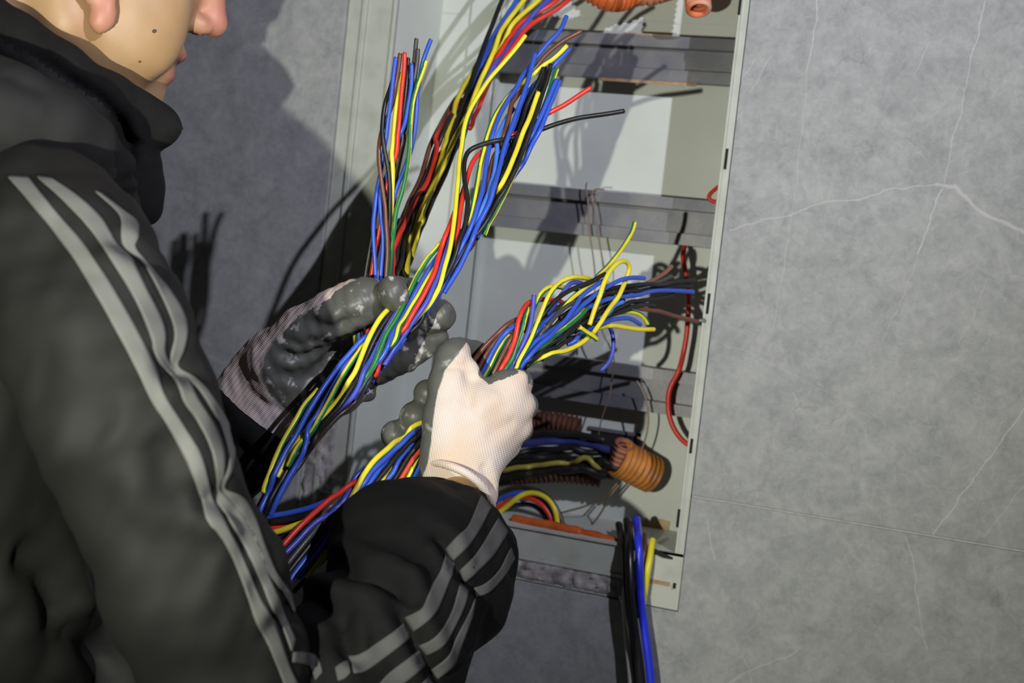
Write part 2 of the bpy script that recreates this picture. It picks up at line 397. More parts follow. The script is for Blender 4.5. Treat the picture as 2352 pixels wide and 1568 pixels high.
# dark knock-out in the lower back, tape patch, torn corner
a = PY(1360, 985, .1295); e = PY(1460, 1045, .1295); s = MB(); s.box(a[0], e[0], .1282, .1296, e[2], a[2]); s.build('knockout_hole', M_HOLE, cab)
s = MB(); s.box(a[0]-.004, e[0]+.004, .126, .1296, a[2]-.0005, a[2]+.0035); s.box(e[0], e[0]+.004, .126, .1296, e[2], a[2]+.0035); s.build('knockout_edge', M_RAIL, cab)
q = [PY(x, y, .1) for x, y in ((1440, 1207), (1500, 1199), (1524, 1205), (1522, 1232), (1480, 1224), (1440, 1215))]
s = MB(); s.prism([(p[0], p[2]) for p in q][::-1], .1276, .1296); tp = s.build('bracket', M_TAPE, cab); c = PY(1499, 1219, .127); disc('screw_hole', (c[0], .1276, c[2]), .0028, M_HOLE, tp)
a = PY(1505, 1245, .006); s = MB(); s.prism([(a[0], IB+.001), (a[0]+.02, IB-.0045), (.262, IB-.0055), (.262, IB-.0075), (a[0]+.012, IB-.0075), (a[0]-.002, IB-.004)], .0002, .0012); s.build('torn_gap', M_HOLE, cab)
# ---------------------------------------------------------------- insulated wires
def wiremat(n, c, v=.12, rough=.36): return mat(n, c, rough, spec=.45, var=v, vscale=45, bump=.12, bscale=600)
WM = {'b': wiremat('blue_insulation', (.032, .088, .47)), 'k': wiremat('black_insulation', (.012, .012, .012), .3, .42),
      'r': wiremat('red_insulation', (.62, .035, .02)), 'n': wiremat('brown_insulation', (.13, .05, .03)), 'y': wiremat('yellow_insulation', (.72, .62, .035)),
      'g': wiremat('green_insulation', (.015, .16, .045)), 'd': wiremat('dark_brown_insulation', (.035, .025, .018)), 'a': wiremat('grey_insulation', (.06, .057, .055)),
      'v': wiremat('violet_blue_insulation', (.055, .075, .42)), 'o': wiremat('orange_red_insulation', (.55, .07, .03)), 'w': wiremat('white_insulation', (.55, .55, .53)),
      'p': wiremat('pinkish_brown_insulation', (.22, .09, .06)), 'l': wiremat('light_blue_insulation', (.06, .18, .62)), 'h': wiremat('thin_brown_insulation', (.16, .11, .07))}
M_CU = mat('copper', (.75, .36, .2), .3, metal=1)
def interp(tab, v):
    a, b = zip(*tab); return float(np.interp(v, a, b))
ZB1 = lambda x, y: interp([(80, 1.295), (400, 1.302), (640, 1.308), (760, 1.315), (920, 1.33)], y)
ZB2 = lambda x, y: interp([(0, 1.395), (100, 1.375), (300, 1.335), (500, 1.29), (700, 1.25), (900, 1.215), (1200, 1.175)], y)
ZB4 = lambda x, y: interp([(-440, 1.66), (-270, 1.645), (-120, 1.63), (0, 1.585), (200, 1.53), (400, 1.455), (560, 1.38), (660, 1.337), (760, 1.335)], y)
ZB3 = lambda x, y: interp([(580, 1.20), (640, 1.205), (900, 1.245), (990, 1.27), (1090, 1.286), (1170, 1.288), (1250, 1.315), (1350, 1.365), (1450, 1.42), (1550, 1.475), (1620, 1.51)], x)
ZBH = lambda x, y: interp([(560, 1.30), (760, 1.30)], x)
RW = .0023
def wire(name, kind, label, pts, zf, r=RW, group=None, tip=True, gc=(75, 75), parent=None, lay=.0042, step=.0034, cat='wire'):
    P = []; l = 0.0
    for t in pts.split():
        q = [float(v) for v in t.split(',')]
        if len(q) > 2: l = q[2]
        P.append(PD(q[0], q[1], zf(q[0], q[1])+l*lay))
    path = catmull(P, step)
    path = np.vstack([path[:1], (path[:-2]+2*path[1:-1]+path[2:])/4, path[-1:]])
    WQ.append([name, kind, label, path, r, group, tip, gc, cat])
WQ = []
def settle(rounds=70):                                            # let the wires lie beside one another instead of through one another
    from mathutils.kdtree import KDTree
    P = np.concatenate([q[3] for q in WQ]); Rr = np.concatenate([np.full(len(q[3]), q[4]) for q in WQ]); Wi = np.concatenate([np.full(len(q[3]), i) for i, q in enumerate(WQ)])
    brk = Wi[1:] != Wi[:-1]; big = float(Rr.max())
    def spread(D):
        for _ in range(2):
            L = np.vstack([D[:1], D[:-1]]); N = np.vstack([D[1:], D[-1:]]); L[1:][brk] = D[1:][brk]; N[:-1][brk] = D[:-1][brk]; D = (L+2*D+N)/4
        return D
    key = (P//.011).astype(np.int64); key -= key.min(0)
    for it in range(rounds):
        key = np.floor(P/.011).astype(np.int64); key -= key.min(0)-1; dim = key.max(0)+3
        h = (key[:, 0]*dim[1]+key[:, 1])*dim[2]+key[:, 2]; order = np.argsort(h, kind='stable'); hs_ = h[order]; D = np.zeros_like(P); C_ = np.zeros(len(P))
        for dx in (-1, 0, 1):
            for dy in (-1, 0, 1):
                for dz in (-1, 0, 1):
                    t = h+(dx*dim[1]+dy)*dim[2]+dz; lo_ = np.searchsorted(hs_, t, 'left'); n_ = np.searchsorted(hs_, t, 'right')-lo_
                    I = np.repeat(np.arange(len(P)), n_); off = np.arange(len(I))-np.repeat(np.cumsum(n_)-n_, n_); J = order[np.repeat(lo_, n_)+off]
                    m = Wi[I] != Wi[J]; I, J = I[m], J[m]; d = P[I]-P[J]; ln = np.linalg.norm(d, axis=1); need = (Rr[I]+Rr[J])*1.10
                    m = ln < need; I, J, d, ln, need = I[m], J[m], d[m], ln[m], need[m]
                    if not len(I): continue
                    z = d@CF; s_ = np.where(np.abs(z) > 1e-5, np.sign(z), np.sign(Wi[I]-Wi[J])); lat = d-z[:, None]*CF
                    v = lat*.45+(z+s_*.0012)[:, None]*CF; v /= np.linalg.norm(v, axis=1)[:, None]
                    p = v*((need-ln)*.5)[:, None]
                    for c in range(3): D[:, c] += np.bincount(I, weights=p[:, c], minlength=len(P))
                    C_ += np.bincount(I, minlength=len(P))
        if not C_.any(): break
        D /= np.maximum(1, C_*.55)[:, None]; P = P+spread(D)*1.7
        if it % 3 == 2: P = P*.9+spread(P)*.1
    k = 0
    for q in WQ: q[3] = P[k:k+len(q[3])]; k += len(q[3])
def string_wires():
    settle()
    for name, kind, label, path, r, group, tip, gc, cat in WQ:
        if kind == 'yg':
            S = 30; V, Fq, nq = tube(path, r, S); n = len(path); mi = []
            for i in range(n-1):
                g0 = math.radians(gc[0]+(gc[1]-gc[0])*i/(n-1))*1.12
                for k in range(S):
                    a = (2*math.pi*(k+.5)/S-g0+math.pi) % (2*math.pi)-math.pi; mi.append(1 if abs(a) < 1.2 else 0)
            o = mobj(name, V, Fq, [WM['y'], WM['g']], None, True, mi+[0, 0])
        else:
            V, Fq, nq = tube(path, r, 10); o = mobj(name, V, Fq, WM[kind])
        if tip:
            T = path[0]-path[2]; T /= np.linalg.norm(T)
            V, Fq, _ = tube([path[0]-T*.0005, path[0]+T*.0002, path[0]+T*.0008], r*.56, 8, ref=np.cross(T, [.1, .3, 1]))
            mobj('copper_core', V, Fq, M_CU, o)
        tag(o, label, cat, group)
G1 = 'wires of the upright bundle behind the thumb'
B1 = [
 ('b', 'blue wire with the leftmost cut end of the upright bundle behind the thumb', '911,125,-1 905,163 899,217 892,271 884,325,-.5 878,372,.6 870,425,.5 862,473,-.2 857,520,-.8 860,582,-1 863,645 861,740,-.6 850,880,0', 0),
 ('n', 'brown wire that bulges out on the left of the upright bundle behind the thumb', '919,117,-.4 916,152 910,200,0 898,250,.4 880,290 871,330,0 870,365,-.6 875,408,-1.2 882,452 888,495 890,538 889,582 885,640 878,760,-.3 866,885,0', 0),
 ('r', 'red wire standing tallest among the left cut ends of the upright bundle', '929,114,-1 929,152 924,195 920,238 917,282 912,330,-.8 905,370,-.3 897,400,.4 888,428,0 884,455,.3 876,505,.8 866,555,.8 858,600,.4 852,645,.3 844,760,-.3 838,890,.4', 0),
 ('d', 'dark brown wire shaded between red and blue cut ends of the upright bundle', '938,128,.6 936,152 934,195 930,238 926,282 918,330 908,380 898,440,1 890,520 882,600 876,760 862,890,.8', 0),
 ('b', 'blue wire with the lowest cut end in the middle of the upright bundle', '945,139,-.4 946,169 944,206 936,249,-.2 930,282,.2 921,310,.5 908,355,.8 890,402,1 872,440,.2 873,478,-.4 878,520,-.8 881,560,-1 878,640 869,760,-.3 856,885,.2', 0),
 ('a', 'dark grey wire with the topmost cut end of the upright bundle', '957,82,.6 954,119,.8 949,160,1 940,210,1.2 928,280 912,350 900,430,1.3 893,520 888,640 884,760,1', 0),
 ('a', 'dark grey wire beside the topmost cut end of the upright bundle', '960,106,0 959,141 956,175,.5 948,215,1 938,270,1.6 922,340 906,420 898,520,1.6 894,640 890,760,1.2', 0),
 ('k', 'black wire crossing over the brown one low in the upright bundle', '909,160,.8 897,202 884,238,.2 879,282,-.4 880,317,-1 884,350,-1.4 892,387 896,430,-1.3 897,473,-1 895,517,-.6 891,580,0 886,640,.4 880,760,.5', 0),
 ('b', 'blue wire with the rightmost cut end of the upright bundle', '992,85,0 977,124 965,160,.5 959,200 958,228 956,271 949,325 938,362,.6 923,404 906,442,.3 897,480,.6 893,540 889,600 885,640 881,760', 0),
 ('yg', 'yellow and green wire hanging loose on the right of the upright bundle', '980,134,-.8 971,163 960,191 950,223 944,260 942,303,-1 941,338 937,376 932,404 927,430 919,458,-.6 908,484 903,504,-.2 897,560,.4 890,620 884,700,.6 876,780', (70, -80)),
 ('yg', 'thin green edged yellow wire hugging the red one in the upright bundle', '924,160,.5 918,200,0 911,240,-.4 906,285 904,330,-.6 903,370 901,430 899,480,-.3 895,540,.6 886,640,.8 874,760', (115, 115)),
 ('k', 'black wire on the lower left edge of the upright bundle', '884,410,1.2 868,450,1 858,520,.4 848,580,0 838,640 833,700 829,760,-.3 834,890,.3', 0),
 ('yg', 'yellow and green wire just left of the red one below the thumb', '870,520,1.6 854,580,1.4 836,660,.7 822,730,.2 817,765,0 822,820 838,900', (-60, -60)),
 ('v', 'violet blue wire just under the thumb in the upright bundle', '878,520,2 860,600,1.6 840,690,.5 828,745,-.2 826,790 842,905,.4', 0)]
for k, lb, p, gc in B1: wire('yellow_green_wire' if k == 'yg' else 'electrical_wire', k, lb, p, ZB1, r=.00205, group=G1, tip=lb.find('low') < 0 or 'cut end' in lb, gc=gc or (75, 75))
# -- the long twisted bundle in front, held in the open left glove
G2 = 'wires of the long twisted bundle across the left glove'
TL = ' 820,878,{a} 724,968,{a} 650,1085,{b} 600,1190,{b}'
B2 = [
 ('yg', 'long yellow and green wire standing off to the left of the twisted bundle', '1210,78,-3 1185,112 1147,156,-2.6 1124,182 1099,220,-2.2 1080,252 1067,290 1061,335,-2 1057,383,-2 1051,430,-2.2 1048,464 1044,505,-2.6 1035,566 1025,604,-2 1013,645,-1.6 1000,676,-.8 985,703,.8 950,740,2 905,790,2.4 858,840,2.4 800,900,1.6 740,965,1', 1, (-100, -115)),
 ('b', 'blue wire with the topmost cut end, bent right at the top of the twisted bundle', '1303,33,0 1287,70 1258,99 1239,124,.4 1222,150,1 1204,172,.6 1185,204,0 1159,242,-1 1140,281 1127,319 1118,367,-1.8 1112,414 1104,457,-2 1091,497,-1.6 1077,537,-1 1061,572,0 1040,612,1 1015,660,2 980,715,2.6 915,785,2.6 850,860,2.2 770,940,1.6', 1, 0),
 ('b', 'blunt ended blue wire in front of the others atop the twisted bundle', '1231,118,-1.4 1220,159 1207,204 1191,249 1175,293,-2 1159,338 1150,376 1140,414 1130,453,-1.8 1120,478 1105,507,-1 1086,540,-.4 1068,574,.4 1045,618,1.4 1012,675,2.4', 1, 0),
 ('l', 'bright blue wire showing between the darker blue ones in the twisted bundle', '1180,240,.8 1158,285,.2 1145,319,-.4 1140,367,-1 1133,414 1120,458,-1 1102,500,-.4 1080,545,.4 1050,600,1.6', 0, 0),
 ('n', 'brown wire with a bare copper end at the upper right of the twisted bundle', '1340,69,1 1315,82 1290,96 1255,124 1236,143 1210,180,1.6 1182,230,.8 1169,265,.2 1159,303,0 1147,335 1131,367 1124,408,.2 1112,460 1088,520,1 1060,580,1.6', 1, 0),
 ('yg', 'yellow and green wire curving up the left side of the twisted bundle', '1306,102,0 1280,128 1252,150 1226,169,.6 1200,192,1.4 1169,220,.6 1137,265,-.2 1124,303,-.6 1112,344 1102,383 1097,414,-1.2 1090,453 1085,480,-1.4 1078,515,-1 1066,550,0 1045,600,1.5 1010,660,2.6', 1, (100, 60)),
 ('b', 'dark blue wire half hidden behind the yellow end at the upper right of the bundle', '1312,107,1 1290,131 1262,158 1225,200,1.8 1190,270,2 1160,360 1130,440 1090,530,2', 1, 0),
 ('k', 'black wire with the left of the two neighbouring black cut ends', '1249,153,-.4 1242,179 1226,214 1207,249 1201,287,-.6 1191,319 1179,357,-.8 1163,399 1145,430,-.6 1125,470,.2 1095,525,1 1065,580,2', 1, 0),
 ('k', 'black wire with the right of the two neighbouring black cut ends', '1265,143,-.6 1258,179 1245,217 1236,249,-1.2 1223,287 1210,319 1198,351,-1.2 1182,389 1165,425,-1 1143,460 1122,491,-1 1098,524,-.6 1072,560,.2 1040,615,1.5 1005,675,2.5', 1, 0),
 ('k', 'glossy black wire along the middle of the twisted bundle below the black cut ends', '1254,150,.8 1240,200,.3 1222,245,-.4 1211,280,-1 1196,325 1183,360 1167,402,-.4 1148,440,.2 1120,490,1', 1, 0),
 ('yg', 'green and yellow wire end tucked behind the black ends of the twisted bundle', '1281,153,0 1273,175 1262,210,.6 1245,260,1.2 1225,310 1200,360 1175,400,.8 1150,450,1 1128,490,1.4 1100,540,2', 1, (40, 30)),
 ('yg', 'short yellow wire end lying on the black wires in the twisted bundle', '1239,207,-1.8 1230,230 1217,271,-2 1201,306 1188,344,-1.8 1172,383 1153,421,-1 1132,450,0 1108,495,1 1075,560,2', 1, (165, 165)),
 ('b', 'blue wire with the blunt end at the right edge of the twisted bundle', '1280,178,-.8 1268,207 1252,245,-.6 1236,281 1222,308,-.2 1206,336,.2 1188,372,.6 1160,420,.8 1125,480,1.4 1085,550,1.8', 1, 0),
 ('b', 'blue wire behind the blunt blue end at the right edge of the twisted bundle', '1287,180,.4 1277,208 1261,247 1246,283 1229,316,.6 1208,352,1.2 1180,400,1.6 1140,465,2', 1, 0),
 ('r', 'red wire sticking out to the right above the long black one', '1362,198,2 1328,220 1290,245 1252,263,1.6 1210,297 1160,322,1 1125,336 1102,351,0 1083,376,-.8 1073,411 1065,446,-1.2 1057,483,-1.4 1051,534 1040,572,-.8 1022,615,.6 990,680,2', 1, 0),
 ('k', 'long black wire pointing right across the cabinet from the twisted bundle', '1439,254,5 1391,262,4.2 1328,271,3 1280,284,2 1238,298,1 1190,313,.5 1137,328,-1 1099,335,-1.6 1077,344 1065,362,-2 1063,389,-2.2 1067,418 1072,446,-2 1075,472 1070,515,-2 1057,559,-1.6 1045,591 1032,620,-1 1012,655,.2 985,700,1.6 935,770,2.2', 1, 0),
 ('r', 'broad red wire winding down the middle of the twisted bundle above the thumb', '1072,415,1.4 1058,455,.6 1042,493,-.8 1029,537,-1.4 1013,579 1002,622,-2 987,652 972,684 953,712,-2 933,743 917,762,-1 901,784,0 878,818,1.2 845,865,1.6', 0, 0),
 ('v', 'violet blue wire between the red and the loose yellow one in the twisted bundle', '1050,505,.4 1036,540,-.8 1025,572,-1.4 1014,610 1003,642,-1.6 993,664 981,689 965,715 947,739,-1.4 936,755,-.6 912,785,.4 870,840,1.2', 0, 0),
 ('yg', 'yellow and green wire on the left edge above the round fingertip', '1050,495,1.2 1030,538,.2 1010,563,-.4 984,591,-1 967,618 952,645,-1.2 940,674 931,693 922,711,-1.4 910,734 898,755,-1.6 889,773 880,795,-1.6 868,817 857,837,-1.2 835,868,-.4 800,915,.6 750,960 690,1030 630,1120', 0, (-80, 70)),
 ('b', 'blue wire running beside the left yellow one through the twisted bundle', '1045,540,1 1012,585,.2 984,625,-.6 970,648,-1 957,671 946,688 932,716 919,736,-1.2 907,760 897,782 884,806,-.8 868,832,0 840,868,.8 800,920', 0, 0),
 ('yg', 'yellow and green wire between blue and red in the twisted bundle', '1045,555,1 1012,595,.2 992,622,-.6 982,640,-1.2 971,658 960,678 948,697 939,716,-1.6 929,736 918,756 909,772,-1.2 899,788,-.4 875,820,.8', 0, (-70, -70)),
 ('yg', 'bright yellow wire that starts just under the round fingertip', '915,690,1.4 900,704,.6 886,720,-.8 873,732,-1.4 863,747 854,764,-1.8 845,783 838,802 830,826,-1.8 816,862 801,886,-1.4 782,917,-1 755,945,-.6 714,990,.2 675,1035 635,1105', 0, (-125, -120)),
 ('k', 'black wire next to the bright yellow one under the fingertip', '925,690,1 908,708,.2 897,721,-.6 883,741,-1 870,760 857,784,-1.2 846,806 836,842 820,880,-.8 790,925 745,970 690,1040,.4 620,1160', 0, 0),
 ('v', 'violet blue wire in front of the shaded palm of the left glove', '935,690,1 920,702,.2 909,718,-.6 898,735,-1 887,755 877,778,-1.2 866,801 854,826 842,846,-1.2 828,876 800,915,-.6 755,960 700,1020,.2 625,1160', 0, 0),
 ('b', 'blue wire on the left edge of the twisted bundle over the shaded palm', '885,735,1 862,757,.4 840,779,-.4 815,802,-1 791,829 768,855 745,886,-1 722,922 702,955 680,1000,-.6 655,1050 620,1130,0 590,1210', 0, 0),
 ('b', 'second blue wire from the left edge of the twisted bundle over the palm', '890,745,1.2 865,772,.6 830,802,0 800,825,-.6 783,855 764,894,-1 745,928 726,966 710,1001,-.8 687,1051 655,1110 615,1190,0', 0, 0),
 ('yg', 'yellow and green wire running down the middle of the palm part of the bundle', '880,755,1.2 850,780,.4 825,804,-.6 806,833,-1.2 786,863 764,901 745,938,-1.2 729,968 700,1015,-.4 660,1080', 0, (-60, -60)),
 ('yg', 'yellow and green wire on the far left edge of the bundle beside the knit cuff', '735,890,.8 715,912,.2 698,930,-.4 679,966,-1 657,1001 638,1039 622,1080,-.8 608,1140', 0, (-70, -100)),
 ('k', 'black wire along the right edge of the lower twisted bundle', '850,835,1 826,880,.6 800,915,.2 760,955,0 715,1005 670,1065 630,1135 590,1215', 0, 0),
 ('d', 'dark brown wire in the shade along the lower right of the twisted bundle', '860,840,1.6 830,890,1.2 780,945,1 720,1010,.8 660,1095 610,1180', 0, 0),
 ('k', 'black wire deep in the lower twisted bundle below the palm', '800,860,1.4 750,930,1 700,1000,.6 650,1080,.4 600,1180', 0, 0)]
for k, lb, p, tp, gc in B2: wire('yellow_green_wire' if k == 'yg' else 'electrical_wire', k, lb, p, ZB2, group=G2, tip=bool(tp), gc=gc or (75, 75))
# -- the slack bundle behind, hanging down from the top of the cabinet to the left glove
G4 = 'wires hanging from the top of the cabinet to the left glove'
EN = ' {0},640,{1} {0},740,{1}'
B4 = [
 ('k', 'black wire on the upper left edge of the hanging bundle', '1215,-130,0 1180,-60 1153,0,-1 1131,57 1118,89 1102,134,-1.2 1086,179 1067,230 1051,271,-.6 1038,316 1022,360,.4 998,410 972,470 948,530 928,590 918,660,0 912,740', 0),
 ('k', 'second black wire lying against the upper left black one of the hanging bundle', '1280,-120,1 1222,-50 1180,40,.4 1148,95,0 1120,140,-.6 1098,190 1076,245 1060,285 1046,330,-.4 1030,372,.6 1004,425 980,480 955,540 934,600 922,660', 0),
 ('b', 'blue wire at the upper left of the hanging bundle near the top edge', '1270,-120,.4 1225,-60 1188,0,0 1156,48 1134,82,.2 1114,124 1098,165,.6 1080,215 1060,270,1 1030,350 990,430 950,520,.4 925,590 910,660', 0),
 ('yg', 'olive yellow wire next to the blue one at the top of the hanging bundle', '1290,-120,-.2 1240,-50 1203,0,-.6 1178,35 1153,70,-1.2 1137,112 1118,153 1099,204,-1.6 1076,255 1057,296 1035,342,-1 1015,390,0 985,445 955,520 935,590', (-160, -160)),
 ('yg', 'yellow wire crossing from the top edge into the hanging bundle', '1340,-120,0 1282,-50 1238,0,-.2 1204,29 1182,51 1158,86,.4 1132,140,.8 1105,195 1080,250 1050,320', (160, 160)),
 ('v', 'dark violet blue wire between the yellow and the red one in the hanging bundle', '1360,-110,0 1306,-45 1261,0,-.6 1226,32 1204,61 1172,108,-.8 1147,140 1124,172 1105,204 1085,245,0 1060,310,1 1020,380', 0),
 ('r', 'red wire on the upper right edge of the hanging bundle', '1400,-110,-.4 1350,-45 1306,0,-1 1271,26 1226,51 1201,73,-1 1174,112 1153,136 1132,166,0 1105,225,.8 1070,300', 0),
 ('r', 'darker red wire just inside the right edge of the hanging bundle', '1372,-110,.8 1318,-45 1280,0,.6 1220,36 1178,67,.4 1160,98 1140,135,.4 1112,185 1084,250', 0),
 ('yg', 'yellow wire along the lower right edge of the hanging bundle', '1110,130,.6 1083,172,0 1064,204 1045,242,-.6 1035,281,-1 1022,319 1016,360 1003,399,-1.2 984,446 971,475,-.8 954,520,0 938,570 924,640', (-150, -120)),
 ('r', 'red wire winding down the middle of the hanging bundle', '1060,220,.8 1035,265,-.6 1013,306,-1.8 1000,351 984,414,-2.4 959,453 943,488,-2.4 930,520 918,550,-2 907,600 902,650 900,730', 0),
 ('n', 'brown wire on the left edge of the hanging bundle', '1075,190,.6 1043,239,0 1012,287,-.2 989,335 970,408,-.4 950,450 932,491,-.6 917,530 903,575 896,640 893,730', 0),
 ('n', 'dark brown wire in the middle of the hanging bundle', '1052,240,1 1020,300,.4 997,345 978,405,0 955,460 935,510 916,560 906,620 902,700', 0),
 ('k', 'black wire beside the lower yellow one of the hanging bundle', '1046,270,.8 1026,330,.2 1006,380,-.4 988,425,-.6 966,470 946,520,-.6 928,575 915,640 908,730', 0),
 ('d', 'dark brown wire lying in front along the middle of the hanging bundle', '1040,262,-1.7 1008,325 984,395 962,450 940,500 918,560 906,620,-1.3 900,720', 0),
 ('v', 'violet blue wire crossing behind the foot of the hanging bundle', '960,470,1.2 935,497,1 915,507 900,528,.6 894,570 890,640 886,730', 0)]
def uphill(p, i):                                                # on up into the roof of the cabinet
    x, y = map(float, p.split()[0].split(',')[:2]); d = (i % 5)*9
    return '%g,%g,0 %g,%g ' % (1330+d+i*2, -395, max(x+25, 1290+d), -270) + p if y < -50 else p
for i, (k, lb, p, gc) in enumerate(B4):
    p = uphill(p, i); wire('yellow_green_wire' if k == 'yg' else 'electrical_wire', k, lb, p, ZB4, group=G4, tip=False, gc=gc or (75, 75), r=.0026)

# strands deeper inside the bundles
for i, (kk, off) in enumerate((('k', (8, 6, 1.6)), ('b', (-10, -8, 1.8)), ('d', (4, -6, 2.2)), ('r', (14, 2, 2.4)), ('k', (-2, 10, 2.6)), ('n', (-14, 4, 2.2)))):
    base = [(1232, 215), (1205, 280), (1172, 350), (1135, 425), (1098, 500), (1050, 575), (1003, 640), (962, 695), (915, 760), (868, 825), (815, 885), (755, 945), (700, 1010), (650, 1090), (605, 1180)]
    wire('electrical_wire', kk, {'k': 'black', 'b': 'blue', 'd': 'dark brown', 'r': 'red', 'n': 'brown'}[kk]+' wire buried inside the long twisted bundle, glimpsed between outer ones', ' '.join('%g,%g,%g' % (x+off[0]*math.cos(j*.9+i)*1.3, y+off[1]*math.sin(j*.8+i), off[2]) for j, (x, y) in enumerate(base)), ZB2, group=G2, tip=False)
